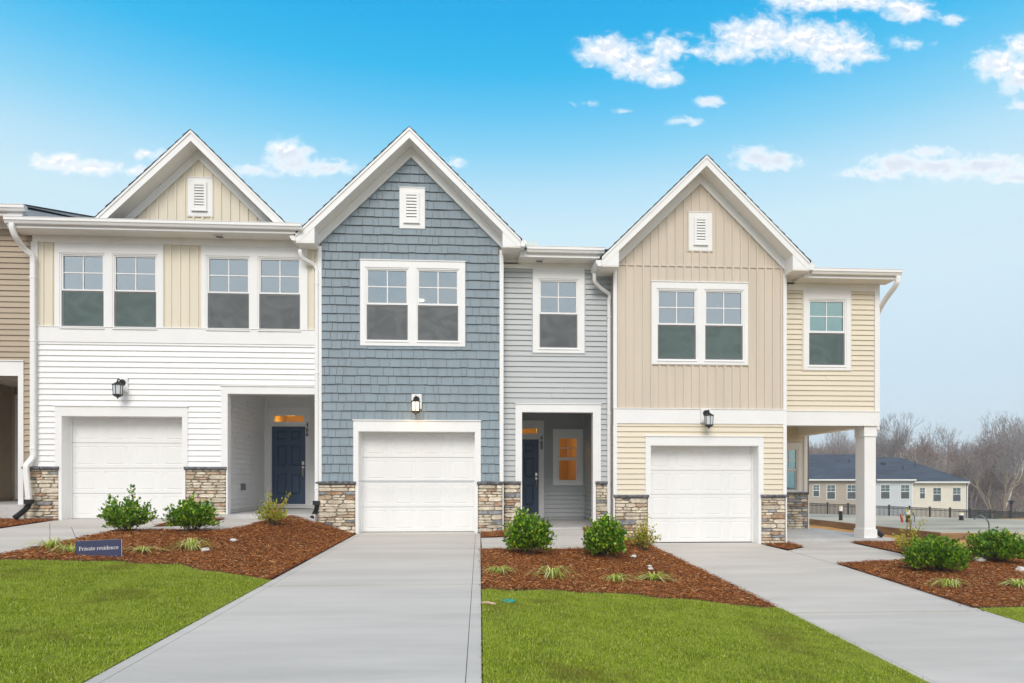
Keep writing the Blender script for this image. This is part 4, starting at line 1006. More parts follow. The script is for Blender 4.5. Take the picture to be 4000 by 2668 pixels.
def sheet(name, poly, cell, zf, mat, parent=None, skirt=0.0, smooth=True, **props):
    xs = [p[0] for p in poly]; ys = [p[1] for p in poly]; vid = {}; vs = []; fs = []
    def vi(p):
        k = (round(p[0], 4), round(p[1], 4))
        if k not in vid: vid[k] = len(vs); vs.append((k[0], k[1], zf(*k)))
        return vid[k]
    x = min(xs)
    nx = max(1, int(math.ceil((max(xs) - x) / cell))); ny = max(1, int(math.ceil((max(ys) - min(ys)) / cell)))
    for i in range(nx):
        a, b = x + i * cell, x + (i + 1) * cell
        col = clip(clip(poly, 1, 0, b), -1, 0, -a)
        if len(col) < 3: continue
        for j in range(ny):
            c, d = min(ys) + j * cell, min(ys) + (j + 1) * cell
            q = clip(clip(col, 0, 1, d), 0, -1, -c)
            if len(q) < 3: continue
            ids = []
            for p in q:
                k = vi(p)
                if not ids or ids[-1] != k: ids.append(k)
            if len(ids) > 1 and ids[0] == ids[-1]: ids.pop()
            if len(set(ids)) == len(ids) >= 3: fs.append(tuple(ids))
    m_ = M(); m_.v = list(vs); m_.f = fs
    if skirt:
        n = len(poly)
        for i in range(n):
            (x0, y0), (x1, y1) = poly[i], poly[(i + 1) % n]; k = max(1, int(math.hypot(x1 - x0, y1 - y0) / cell))
            for j in range(k):
                p = (x0 + (x1 - x0) * j / k, y0 + (y1 - y0) * j / k); q = (x0 + (x1 - x0) * (j + 1) / k, y0 + (y1 - y0) * (j + 1) / k)
                za, zb_ = zf(*p), zf(*q); m_.add([(*p, za), (*q, zb_), (*q, zb_ - skirt), (*p, za - skirt)], [(0, 1, 2, 3)])
    o = m_.build(name, mat, parent, recenter=parent is None, smooth=False, norm=False, **props)
    return o
LAWN_L = [(-6.0, 8.88), (-5.57, 9.02), (-5.31, 9.04), (-5.06, 9.07), (-4.7, 9.22), (-4.44, 9.10), (-4.18, 9.12), (-3.89, 9.22), (-3.48, 8.83), (-3.23, 8.79), (-2.92, 8.64), (-2.55, 8.42)]
LAWN_M = [(.13, 7.58), (.48, 7.66), (.81, 7.93), (1.1, 8.05), (1.32, 8.03), (1.71, 8.25), (2.08, 8.36), (2.39, 8.28), (2.86, 8.48), (3.4, 8.42), (4.0, 8.48)]
DRV_L = [(-8.85, 1.5), (-6.33, 1.5), (-6.32, 12.38), (-6.02, 12.96), (-6.05, 14.71), (-8.48, 14.71), (-8.50, 14.3), (-8.58, 14.25)]
WALK_L = [(-6.31, 12.385), (-5.3, 12.28), (-4.45, 12.16), (-4.19, 12.5), (-4.12, 13.1), (-3.95, 14.2), (-5.1, 14.2), (-5.1, 13.2), (-5.4, 12.98), (-6.01, 12.955)]
DRV_M = [(-2.50, 1.5), (.03, 1.5), (.20, 14.28), (.085, 14.34), (.085, 14.71), (-2.40, 14.71), (-2.40, 14.34), (-2.42, 14.2)]
WALK_M = [(.19, 11.36), (1.05, 11.62), (2.2, 11.9), (2.38, 12.8), (2.42, 14.5), (1.2, 14.5), (1.2, 13.25), (.20, 13.33)]
DRV_R = [(4.06, 1.5), (6.62, 1.5), (6.65, 11.8), (6.54, 13.4), (6.40, 14.3), (6.345, 14.34), (6.345, 14.71), (3.93, 14.71), (3.93, 14.3), (3.90, 14.2)]
WALK_R = [(6.66, 11.82), (8.22, 12.14), (8.66, 12.62), (8.52, 14.57), (7.15, 14.57), (7.14, 13.85), (6.56, 13.42)]
BED_L = [(-6.29, 12.35), (-6.31, 8.80)] + LAWN_L + [(-2.462, 8.40), (-2.426, 14.26), (-3.27, 14.38), (-3.90, 14.19), (-4.10, 13.1), (-4.16, 12.48), (-4.44, 12.13), (-5.3, 12.25)]
BED_T = [(-13.5, 7.0), (-8.84, 7.0), (-8.60, 14.25), (-8.52, 14.42), (-9.3, 14.44), (-13.5, 14.46)]
BED_M = [(.17, 11.33), (.14, 7.56)] + LAWN_M[1:] + [(4.0, 8.46), (3.89, 14.2), (3.88, 14.36), (3.12, 14.40), (3.08, 14.62), (2.44, 14.52), (2.40, 12.8), (2.22, 11.87), (1.05, 11.59)]
PATCH_M = [(.22, 14.30), (.22, 13.36), (1.18, 13.28), (1.18, 14.5), (.72, 14.62), (.69, 14.38)]
PATCH_L = [(-6.0, 14.38), (-6.0, 12.98), (-5.42, 13.0), (-5.12, 13.22), (-5.12, 14.38)]
PATCH_R = [(6.42, 14.32), (6.57, 13.46), (7.12, 13.87), (7.12, 14.56), (6.99, 14.40)]
BED_R = [(6.67, 11.78), (6.58, 8.34), (7.4, 8.38), (9.0, 8.5), (10.5, 9.4), (11.2, 10.8), (10.9, 12.6), (10.0, 14.0), (9.7, 14.52), (8.55, 14.55), (8.69, 12.65), (8.24, 12.11)]
TURF_L = [(-6.31, 8.80)] + LAWN_L + [(-2.463, 8.38), (-2.504, 1.5), (-6.325, 1.5)]
TURF_M = [(.125, 7.57)] + LAWN_M[1:] + [(4.03, 8.44), (4.05, 1.5), (.042, 1.5)]
TURF_R = [(6.60, 8.31), (7.4, 8.35), (9.0, 8.47), (10.5, 9.36), (12.5, 9.6), (12.5, 1.5), (6.64, 1.5)]
nzf = lambda x, y, s, a: a * mnoise.noise(Vector((x * s, y * s, 3.1)))
def zsoil(x, y): return gz(x, y) - .022
def big_ground(x, y):
    return zsoil(x, y) if y < 40 else gz(x, y) - .05
m_ = M()
gxs = list(np.arange(-40, -14, 4)) + list(np.arange(-14, 13, .45)) + list(np.arange(13, 60, 3)) + list(np.arange(60, 420, 40))
gys = list(np.arange(-260, -6, 30)) + [-6, -3, 0] + list(np.arange(1.2, 15.2, .45)) + list(np.arange(16, 60, 2)) + list(np.arange(62, 180, 10)) + list(np.arange(190, 420, 40))
gxs = list(np.arange(-400, -40, 40)) + gxs
vid = {}
for j, y in enumerate(gys):
    for i, x in enumerate(gxs): m_.v.append((x, y, big_ground(x, max(y, 1.2)) - (0 if y < 150 else 0)))
nx = len(gxs)
m_.f = [(j * nx + i, j * nx + i + 1, (j + 1) * nx + i + 1, (j + 1) * nx + i) for j in range(len(gys) - 1) for i in range(nx - 1)]
m_.build('ground', soil, norm=False, recenter=False, kind='structure')
def slab(name, poly, joints=(), edges=()):
    """concrete drive or walk poured in panels; joints = Y positions of the control joints"""
    cuts = [min(p[1] for p in poly)] + sorted(joints) + [max(p[1] for p in poly)]
    base = None
    o = sheet(name, poly, .6, lambda x, y: gz(x, y) - .012, joint_m, skirt=.05, kind='structure')
    for a, b in zip(cuts, cuts[1:]):
        q = clip(clip(poly, 0, 1, b - .026), 0, -1, -(a + .026))
        for (e0, e1, sg_) in edges:                             # tooled line a hand's width inside the edge
            L_ = math.hypot(e1[0] - e0[0], e1[1] - e0[1]); na, nb_ = sg_ * (e1[1] - e0[1]) / L_, -sg_ * (e1[0] - e0[0]) / L_; c0 = na * e0[0] + nb_ * e0[1]
            st = clip(q, na, nb_, c0 + .100); q = clip(q, -na, -nb_, -(c0 + .106))
            if len(st) >= 3: sheet('concrete_edge', st, .6, lambda x, y: gz(x, y), concrete, parent=o, skirt=.08)
        if len(q) >= 3: sheet('concrete_panel', q, .6, lambda x, y: gz(x, y), concrete, parent=o, skirt=.08)
    return o
slab('driveway', DRV_L, (4.6, 9.6), [((-6.33, 1.5), (-6.32, 12.38), -1)]); slab('driveway', DRV_M, (7.97,), [((-2.50, 1.5), (-2.42, 14.2), 1), ((.03, 1.5), (.20, 14.28), -1)]); slab('driveway', DRV_R, (8.2,), [((4.06, 1.5), (3.90, 14.2), 1), ((6.62, 1.5), (6.65, 11.8), -1)])
slab('walkway', WALK_L, (13.3,)); slab('walkway', WALK_M, (13.22,)); slab('walkway', WALK_R, (13.5,))
for nm, x0, x1, ya, yb, zt_ in (('porch_floor', pw + .0, -3.26, 14.18, 17.6, .41), ('porch_floor', .96, 3.08, 14.48, 17.85, .09), ('porch_floor', 6.995, 9.62, 14.58, 17.95, -.19), ('porch_floor', -12.3, -9.2, 14.3, 17.6, .62)):
    m_ = M(); m_.box(x0, x1, ya, yb, zt_ - .5, zt_); m_.build(nm, concrete_porch, kind='structure')
zmul = lambda x, y: gz(x, y) + .012 + nzf(x, y, 3.0, .014) + nzf(x, y, 9, .006)
BEDS = [BED_L, BED_T, BED_M, PATCH_M, PATCH_L, PATCH_R, BED_R]
for p in BEDS: sheet('mulch_bed', p, .16, zmul, mulch_base, kind='structure')
TURFS = [TURF_L, TURF_M, TURF_R]
for p in TURFS: sheet('lawn', p, .35, lambda x, y: gz(x, y) + .004 + nzf(x, y, 1.2, .006), turf_base, kind='structure')
CLAY = [(9.62, 14.5), (10.0, 14.05), (10.95, 12.6), (11.25, 10.8), (10.55, 9.38), (12.5, 9.62), (12.5, 1.5), (44, 1.5), (60, 44), (9.4, 44), (9.4, 18), (9.62, 17.9)]
sheet('dirt_yard', CLAY, .7, lambda x, y: gz(x, y) + .0 + nzf(x, y, .9, .05) + nzf(x, y, 3, .03), clay, kind='structure')
sheet('far_field', [(-60, 44), (140, 44), (260, 200), (-60, 200)], 8, lambda x, y: gz(x, y) + .02, far_grass, kind='structure')
sheet('street', [(-60, -9), (60, -9), (60, -1.6), (-60, -1.6)], 4, lambda x, y: gz(x, 1.2) - .05, asphalt, kind='structure')
sheet('bounce_sidewalk', [(-60, -1.5), (60, -1.5), (60, 1.4), (-60, 1.4)], 4, lambda x, y: gz(x, 1.2) - .01, concrete, kind='structure')  # unseen pale strip, added to bounce light into the porches
sheet('bounce_lawn', [(-200, -160), (200, -160), (200, -9.1), (-200, -9.1)], 20, lambda x, y: gz(x, 1.2) - .03, far_grass, kind='structure')  # unseen opposite ground, added lighter than soil to help that bounce

def scatter(poly, n, margin=0.0):
    xs = [p[0] for p in poly]; ys = [p[1] for p in poly]
    X = NR.uniform(min(xs), max(xs), n); Y = NR.uniform(min(ys), max(ys), n)
    k = inside(poly, X, Y); return X[k], Y[k]
def area_box(poly):
    xs = [p[0] for p in poly]; ys = [p[1] for p in poly]; return (max(xs) - min(xs)) * (max(ys) - min(ys))
# shredded bark: slivers lying at random
def in_front(X, Y):       # what can be seen from in front of the houses
    return (Y > 3.2)
for p, dens_ in zip(BEDS, (4200, 2600, 4200, 3000, 3000, 3000, 3800)):
    q = p if p is not BED_T else [(-10.6, 11.6), (-8.68, 11.6), (-8.58, 14.3), (-8.52, 14.42), (-9.3, 14.44), (-10.6, 14.46)]
    X, Y = scatter(q, int(area_box(q) * dens_)); n = len(X)
    X = X + NR.normal(0, .022, n) * (NR.random(n) < .5); Y = Y + NR.normal(0, .022, n) * (NR.random(n) < .5); sp_ = NR.random(n) < .004; X = X + sp_ * NR.normal(0, .12, n); Y = Y + sp_ * NR.normal(0, .12, n)
    Lc = np.clip(NR.lognormal(-3.55, .5, n), .010, .10); wd = NR.uniform(.0018, .0045, n) * (1 + Lc * 6); yaw = NR.uniform(0, 2 * np.pi, n); pit = NR.normal(0, .22, n)
    Z = gzv(X, Y) + .012 + NR.uniform(.004, .032, n)
    lump = np.array([nzf(x, y, 3.0, .014) + nzf(x, y, 9, .006) for x, y in zip(X, Y)]); Z = Z + lump
    dx, dy, dz = np.cos(yaw) * np.cos(pit), np.sin(yaw) * np.cos(pit), np.sin(pit); sx, sy = -np.sin(yaw), np.cos(yaw)
    P0 = np.stack([X - dx * Lc / 2, Y - dy * Lc / 2, Z - dz * Lc / 2], 1); P1_ = np.stack([X + dx * Lc / 2, Y + dy * Lc / 2, Z + dz * Lc / 2], 1)
    S = np.stack([sx * wd, sy * wd, NR.normal(0, .3, n) * wd], 1); U_ = np.stack([0 * X, 0 * X, wd * .9], 1)
    V = np.stack([P0 - S, P0 + S * .6, P1_ - S * .5, P1_ + S, (P0 + P1_) / 2 + U_], 1)
    np_mesh('bark_mulch', V, [(0, 1, 4), (1, 3, 4), (3, 2, 4), (2, 0, 4)], bark_chip, kind='stuff')
# stray chips on the edge of the turf
# turf blades
for p, ymin, dens_ in ((TURF_L, 3.4, 19000), (TURF_M, 3.4, 19000), (TURF_R, 6.0, 9000)):
    q = clip(p, 0, -1, -ymin); q = clip(q, 1, 0, 8.6)
    X, Y = scatter(q, int(area_box(q) * dens_))
    vis = (X > -.745 * Y - .3) & (X < .87 * Y + .5); X, Y = X[vis], Y[vis]; n = len(X)
    X = X + NR.normal(0, .012, n); Y = Y + NR.normal(0, .012, n)
    ed = edge_dist(p, X, Y)
    flow = np.array([6.0 * mnoise.noise(Vector((a_ * 1.1, b_ * 1.1, .5))) + 5.0 * mnoise.noise(Vector((a_ * 3.7, b_ * 3.7, 1.5))) for a_, b_ in zip(X, Y)])
    yaw = np.where(NR.random(n) < .35, flow, 0) + NR.uniform(0, 6.283, n) * 1.0; lean = np.clip(NR.normal(.85, .32, n), .05, 1.4); Lb = NR.uniform(.016, .040, n) * (1 - .35 * (ed < .05)); wd = NR.uniform(.0011, .0022, n)
    Z = gzv(X, Y) + .002
    hx, hy, hz = np.cos(yaw) * np.sin(lean), np.sin(yaw) * np.sin(lean), np.cos(lean); sx, sy = -np.sin(yaw), np.cos(yaw)
    B_ = np.stack([X, Y, Z], 1); S = np.stack([sx * wd, sy * wd, 0 * X], 1)
    Mid = B_ + np.stack([hx * .5, hy * .5, hz * .62], 1) * Lb[:, None]; Tip = B_ + np.stack([hx, hy, hz * .95], 1) * Lb[:, None]
    V = np.stack([B_ - S, B_ + S, Mid + S * .8, Mid - S * .8, Tip], 1)
    np_mesh('turf_grass', V, [(0, 1, 2, 3), (3, 2, 4)], grass_m, kind='stuff')

# taller dark tufts in the turf, and straw along the mulch edge
def blades(name, X, Y, L, wd, lean, mat):
    n = len(X); yaw = NR.uniform(0, 6.283, n); Z = gzv(X, Y) + .004
    hx, hy, hz = np.cos(yaw) * np.sin(lean), np.sin(yaw) * np.sin(lean), np.cos(lean); sx, sy = -np.sin(yaw), np.cos(yaw)
    B_ = np.stack([X, Y, Z], 1); S = np.stack([sx * wd, sy * wd, 0 * X], 1)
    Mid = B_ + np.stack([hx * .5, hy * .5, hz * .62], 1) * L[:, None]; Tip = B_ + np.stack([hx, hy, hz * .95], 1) * L[:, None]
    np_mesh(name, np.stack([B_ - S, B_ + S, Mid + S * .8, Mid - S * .8, Tip], 1), [(0, 1, 2, 3), (3, 2, 4)], mat, kind='stuff')
tuft_m = island_mat('tuft_blade', [(0, (.11, .16, .012)), (.6, (.18, .26, .025)), (1, (.34, .40, .10))], .6, .25, .2)
straw_m = island_mat('straw', [(0, (.40, .27, .10)), (.6, (.62, .50, .22)), (1, (.78, .70, .42))], .8, .2, .2)
tx, ty = [], []
for p in (TURF_L, TURF_M):
    X, Y = scatter(clip(p, 0, -1, -3.6), 150)
    for x, y in zip(X, Y):
        k = int(NR.integers(20, 90)); r_ = NR.uniform(.05, .16); a = NR.uniform(-.5, .5)
        q = NR.normal(0, 1, k) * r_ * 1.6; v = NR.normal(0, r_ * .45, k); tx.append(x + q * math.cos(a) - v * math.sin(a)); ty.append(y + q * math.sin(a) + v * math.cos(a))
tx, ty = np.concatenate(tx), np.concatenate(ty); k_ = inside(TURF_L, tx, ty) | inside(TURF_M, tx, ty); tx, ty = tx[k_], ty[k_]; n = len(tx)
blades('grass_tufts', tx, ty, NR.uniform(.03, .062, n), NR.uniform(.0012, .0024, n), np.clip(NR.normal(.55, .3, n), .05, 1.3), tuft_m)
sx_l, sy_l = [], []
for pl_ in (LAWN_L, LAWN_M, [(6.62, 8.3), (7.4, 8.36), (8.6, 8.45)]):
    for (x0, y0), (x1, y1) in zip(pl_, pl_[1:]):
        k = int(math.hypot(x1 - x0, y1 - y0) * 230); t_ = NR.random(k); sx_l.append(x0 + (x1 - x0) * t_ + NR.normal(0, .03, k)); sy_l.append(y0 + (y1 - y0) * t_ - np.abs(NR.normal(0, .07, k)) + .03)
X, Y = np.concatenate(sx_l), np.concatenate(sy_l); n = len(X)
blades('straw', X, Y, NR.uniform(.02, .06, n), NR.uniform(.0012, .0026, n), np.clip(NR.normal(1.2, .25, n), .5, 1.5), straw_m)

# ------------------------------------------------------------------ wall lanterns
def lantern(x, y_wall, z, plate, label, lit=False):
    """black six-sided lantern on a round base and short arm, in front of a white mounting block"""
    t = thing('wall_lantern', label, 'wall lamp', (x, y_wall, z), 'lanterns over the garage doors'); cy = y_wall - .235
    b = M(); p = plate; b.box(p[0], p[1], y_wall - .045, y_wall, p[2], p[3]); b.box(p[0] + .02, p[1] - .02, y_wall - .052, y_wall - .045, p[2] + .02, p[3] - .02); b.build('mounting_block', white, t)
    m_ = M(); zb_ = z + .11
    m_.tube([(x, y_wall - .05, zb_), (x, y_wall - .062, zb_), (x, y_wall - .075, zb_)], .068, 18, (0, 0, 1), [1, 1, .8]); m_.build('wall_base', black_m, t)
    m_ = M(); m_.tube(curve([(x, y_wall - .07, zb_), (x, y_wall - .13, zb_ + .035), (x, cy + .03, zb_ + .055), (x, cy, zb_ + .02), (x, cy, zb_ - .01)], 5), .012, 8, (1, 0, 0)); m_.build('arm', black_m, t)
    m_ = M(); m_.lathe((x, cy, z), [(.012, .13), (.02, .118), (.014, .105), (.03, .095), (.055, .075), (.098, .052), (.108, .044), (.108, .034), (.09, .03)], 6, math.pi / 6); m_.build('lantern_roof', black_m, t)
    m_ = M(); m_.lathe((x, cy, z), [(.07, -.155), (.098, -.16), (.100, -.172), (.07, -.198), (.03, -.218), (.014, -.226), (.016, -.238), (.006, -.25)], 6, math.pi / 6); m_.build('lantern_base', black_m, t)
    for j in range(6):
        a = math.pi / 6 + j * math.pi / 3; a2 = a + math.pi / 3
        c = M(); c.tube([(x + .082 * math.cos(a), cy + .082 * math.sin(a), z - .158), (x + .092 * math.cos(a), cy + .092 * math.sin(a), z + .034)], .0065, 6, (1, 0, 0)); c.build('lantern_bar', black_m, t)
        g = M(); r0, r1 = .078, .088
        q = [(x + r0 * math.cos(a), cy + r0 * math.sin(a), z - .156), (x + r0 * math.cos(a2), cy + r0 * math.sin(a2), z - .156), (x + r1 * math.cos(a2), cy + r1 * math.sin(a2), z + .032), (x + r1 * math.cos(a), cy + r1 * math.sin(a), z + .032)]
        g.add(q, [(0, 1, 2, 3)]); g.build('lantern_pane', lamp_glow if lit else frost, t)
    if lit:
        L = bpy.data.lights.new('lantern_bulb', 'POINT'); L.energy = 1.3; L.color = (1, .68, .38); L.shadow_soft_size = .06
        lo = bpy.data.objects.new('lantern_bulb', L); C.objects.link(lo); lo.parent = t; lo.location = (0, -.30, -.30)
    return t
lantern(WX(485, Y0), Y0 - .02, z_at(1517, 480, Y0), (WX(465, Y0), WX(504, Y0), z_at(1534, 480, Y0), z_at(1478, 480, Y0)), 'unlit black lantern on white siding above the left garage door')
lantern(WX(1628, Y0), Y0 - .03, z_at(1582, 1628, Y0), (WX(1609, Y0), WX(1648, Y0), z_at(1598, 1628, Y0), z_at(1541, 1628, Y0)), 'lit black lantern glowing warm on blue-grey shingles', True)
lantern(WX(2752, Y0), Y0 - .04, z_at(1635, 2752, Y0), (WX(2733, Y0), WX(2770, Y0), z_at(1652, 2752, Y0), z_at(1597, 2752, Y0)), 'unlit black lantern on the white band of the beige house')
# interior lamps seen through the lit entry glass
def bulb(house, x, y, z, e):
    L = bpy.data.lights.new('entry_bulb', 'POINT'); L.energy = e; L.color = (1.0, .54, .10); L.shadow_soft_size = .12
    o = bpy.data.objects.new('entry_bulb', L); C.objects.link(o); o.parent = house; o.location = Vector((x, y, z)) - wpos(house)
bulb(HL, WX(1130, 18.5), 18.7, 2.75, 8); bulb(HM, 1.6, 19.2, 2.7, 17)

# ------------------------------------------------------------------ house numbers and sign lettering: pen strokes given as polylines
def arc(cx, cy, rx, ry, a0, a1, n=10): return [(cx + rx * math.cos(math.radians(a0 + (a1 - a0) * i / n)), cy + ry * math.sin(math.radians(a0 + (a1 - a0) * i / n))) for i in range(n + 1)]
GL = {  # glyph: (advance, strokes (points, half-width))
 '4': (.6, [([(.40, 0), (.40, 1)], .055), ([(.40, 1), (.04, .30)], .03), ([(.04, .30), (.56, .30)], .03)]),
 '6': (.6, [([(.50, .98), (.32, .88), (.16, .66), (.08, .42)], .04), (arc(.30, .29, .22, .28, 0, 360, 20), .045)]),
 '8': (.6, [(arc(.30, .74, .19, .23, 0, 360, 18), .042), (arc(.30, .26, .24, .26, 0, 360, 18), .045)]),
 'P': (.68, [([(.18, 0), (.18, 1)], .065), ([(.02, .02), (.36, .02)], .025), ([(.02, .98), (.30, .98)], .025), ([(.18, .97), (.38, .97)] + arc(.38, .72, .20, .25, 90, -90) + [(.18, .47)], .045)]),
 'r': (.50, [([(.16, 0), (.16, .66)], .06), ([(.02, .02), (.34, .02)], .025), ([(.03, .64), (.16, .64)], .025), (arc(.36, .44, .18, .20, 165, 60), .05)]),
 'i': (.34, [([(.17, 0), (.17, .66)], .06), ([(.03, .02), (.31, .02)], .025), ([(.04, .64), (.17, .64)], .025), ([(.15, .84), (.19, .92)], .07)]),
 'v': (.58, [([(.06, .66), (.28, .02)], .06), ([(.28, .02), (.50, .66)], .04), ([(.0, .64), (.20, .64)], .025), ([(.38, .64), (.58, .64)], .025)]),
 'a': (.58, [(arc(.26, .46, .17, .19, 150, 0) + [(.43, .10), (.54, .02)], .055), (arc(.25, .18, .18, .17, 80, 350), .045)]),
 't': (.40, [([(.17, .88), (.17, .16)] + arc(.27, .16, .10, .14, 180, 320), .055), ([(.02, .64), (.34, .64)], .028)]),
 'e': (.56, [([(.08, .36), (.49, .38)] + arc(.28, .34, .21, .31, 8, 320, 16), .045)]),
 's': (.48, [(arc(.24, .48, .15, .16, 30, 270) + arc(.24, .17, .17, .15, 90, -150), .048)]),
 'd': (.64, [([(.46, .02), (.46, 1)], .06), ([(.46, .02), (.60, .02)], .025), ([(.34, .98), (.46, .98)], .025), (arc(.27, .32, .20, .31, 50, 330, 16), .048)]),
 'n': (.66, [([(.16, 0), (.16, .66)], .06), ([(.03, .02), (.30, .02)], .025), ([(.03, .64), (.16, .64)], .025), (arc(.32, .42, .17, .22, 150, 0) + [(.49, .02)], .055), ([(.36, .02), (.62, .02)], .025)]),
 'c': (.52, [(arc(.28, .33, .20, .31, 50, 315, 16), .05)]), ' ': (.30, [])}
def glyph(m_, ch, T, u, z, h, d0, d1, bold=1.0):
    adv, st = GL[ch]
    for pts, hw in st:
        hw = hw * bold
        for (a, b) in zip(pts, pts[1:]):
            dx, dz = b[0] - a[0], b[1] - a[1]; L = math.hypot(dx, dz)
            if L < 1e-6: continue
            ox, oz = -dz / L * hw, dx / L * hw; ex_, ez_ = dx / L * hw * .35, dz / L * hw * .35
            q = [(a[0] + ox - ex_, a[1] + oz - ez_), (a[0] - ox - ex_, a[1] - oz - ez_), (b[0] - ox + ex_, b[1] - oz + ez_), (b[0] + ox + ex_, b[1] + oz + ez_)]
            m_.prism(T, [(u + x * h, z + y * h) for x, y in q], d0, d1)
    return adv * h
def numbers(house, YB, px, tops, txt):
    Tn = TF(YB); xx = WX(px, YB); p = None
    pl = M()
    for ch, (ya, yb) in zip(txt, tops):
        m_ = M(); zt_, zb_ = z_at(ya, px, YB), z_at(yb, px, YB); glyph(m_, ch, Tn, xx - .3 * (zt_ - zb_), zb_, zt_ - zb_, -.042, -.030, 1.7)
        m_.build('house_number', black_m, house)
numbers(HL, 17.6, 1201, ((1650, 1666), (1670, 1686), (1688, 1704)), '466')
numbers(HM, 17.85, 2115, ((1702, 1718), (1721, 1737), (1739, 1755)), '468')
sx_, sy_ = -5.07, 9.42; sz = gz(sx_, sy_)
sg = thing('yard_sign', 'small navy sign reading Private residence stuck in the mulch', 'sign', (sx_, sy_, sz))
sg.rotation_euler = (math.radians(-4), math.radians(-2.6), 0)
def loc_build(m_, name, mat, parent):
    me = bpy.data.meshes.new(name); me.from_pydata(m_.v, [], m_.f); bm = bmesh.new(); bm.from_mesh(me); bmesh.ops.recalc_face_normals(bm, faces=bm.faces); bm.to_mesh(me); bm.free()
    me.materials.append(mat); o = bpy.data.objects.new(name, me); C.objects.link(o); o.parent = parent; return o
TS = lambda u, d, z: (u, d, z)
m_ = M(); m_.box(-.30, .30, -.006, .006, -.06, .245); loc_build(m_, 'sign_board', sign_edge, sg)
m_ = M(); m_.box(-.299, .299, -.0085, -.0062, -.06, .244); loc_build(m_, 'sign_face', sign_m, sg)
m_ = M(); u = -.262; h_ = .052
for ch in 'Private residence': u += glyph(m_, ch, TS, u, .112, h_, -.0105, -.0086, .85)
k = .525 / (u + .262); m_.v = [(-.262 + (a + .262) * k, b, c) for a, b, c in m_.v]
loc_build(m_, 'lettering', letter_w, sg)

# ------------------------------------------------------------------ planting
def unit(a): return a / (np.linalg.norm(a, axis=1, keepdims=True) + 1e-9)
def leaves(pos, dirs, up, L, w_, fold=.25):
    """leaf blades: pointed ovals folded along the midrib; pos/dirs/up are (n,3)"""
    d = unit(dirs); s = unit(np.cross(d, up)); nrm = np.cross(s, d); L = L[:, None]; w_ = w_[:, None]
    c = lambda f, g, h: pos + d * L * f + s * w_ * g + nrm * w_ * h
    return np.stack([c(0, 0, 0), c(.32, .85, fold), c(.70, .80, fold), c(1, 0, -.1), c(.70, -.80, fold), c(.32, -.85, fold)], 1)
LEAF_F = [(0, 1, 2, 3), (0, 3, 4, 5)]
def shrub(label, x, y, rx, ry, h, seed, shoots=150, per=13, mat=None, Lm=.053, ragged=.18, spread=.0, cat='shrub', name='evergreen_shrub', group='evergreen shrubs in the mulch beds', tilt=0.0, tops=()):
    r_ = np.random.default_rng(seed); z = gz(x, y) + .02
    t = thing(name, label, cat, (x, y, z), group)
    th = r_.uniform(0, 2 * np.pi, shoots); ce = r_.uniform(-.55, 1, shoots); se = np.sqrt(np.clip(1 - ce * ce, 0, 1)); rad = 1 - np.abs(r_.normal(0, ragged, shoots))
    # lumpy outline
    rad *= 1 + .13 * np.sin(3 * th + seed) * se + .09 * np.cos(5 * th + 2.1 * seed)
    tip = np.stack([np.cos(th) * se * rx * rad + tilt * ce, np.sin(th) * se * ry * rad, h * (.42 + .58 * ce * rad)], 1)
    for (tx, tz) in tops:
        k = r_.integers(0, shoots, 5); tip[k] = np.stack([tx + r_.normal(0, .03, 5), r_.normal(0, .05, 5), tz - r_.uniform(0, .12, 5)], 1)
    base = np.stack([r_.normal(0, .05, shoots), r_.normal(0, .05, shoots), np.zeros(shoots)], 1)
    P_, D_, U_ = [], [], []
    ax = unit(tip - base)
    for j in range(per):
        f = .32 + .68 * (j / (per - 1)) ** .8
        p = base + (tip - base) * f + np.array([0, 0, 1]) * (h * .10 * math.sin(f * 3.0)) + r_.normal(0, .014, (shoots, 3))
        a = j * 2.4 + r_.uniform(0, 6.28, shoots); q = np.stack([np.cos(a), np.sin(a), r_.uniform(-.2, .5, shoots)], 1)
        P_.append(p); D_.append(unit(ax * (.55 + .5 * f) + q * .8 + np.array([0, 0, .35]))); U_.append(unit(np.array([0, 0, 1.0]) + r_.normal(0, .45, (shoots, 3))))
    P_, D_, U_ = map(np.concatenate, (P_, D_, U_)); n = len(P_)
    P_[:, 2] = np.maximum(P_[:, 2], .015)
    L = r_.normal(Lm, Lm * .2, n).clip(Lm * .4, Lm * 1.5)
    V = leaves(P_ + np.array([x, y, z]), D_, U_, L, L * r_.uniform(.30, .40, n))
    np_mesh('foliage', V, LEAF_F, mat or leaf_m, t, kind='stuff')
    m_ = M()
    for i in r_.integers(0, shoots, min(26, shoots)):
        b, e = base[i] + np.array([x, y, z]), tip[i] * .9 + np.array([x, y, z]); mid = (b + e) / 2 + np.array([0, 0, h * .09])
        m_.tube([tuple(b - np.array([0, 0, .06])), tuple(mid), tuple(e)], .006, 5, scales=[1.2, .9, .5])
    m_.build('stems', stem_m, t)
    return t
def gpos(px, py):
    """point of the ground seen at a pixel of the photograph"""
    t = (px - 2000) / F_PX; yc = 3.0
    while yc < 60:
        X, Y, Z = SA * yc + CA * t * yc, CA * yc - SA * t * yc, CAM_Z - (py - HZ) * yc / F_PX
        if Z < gz(X, Y): return X, Y
        yc += .02
    return X, Y
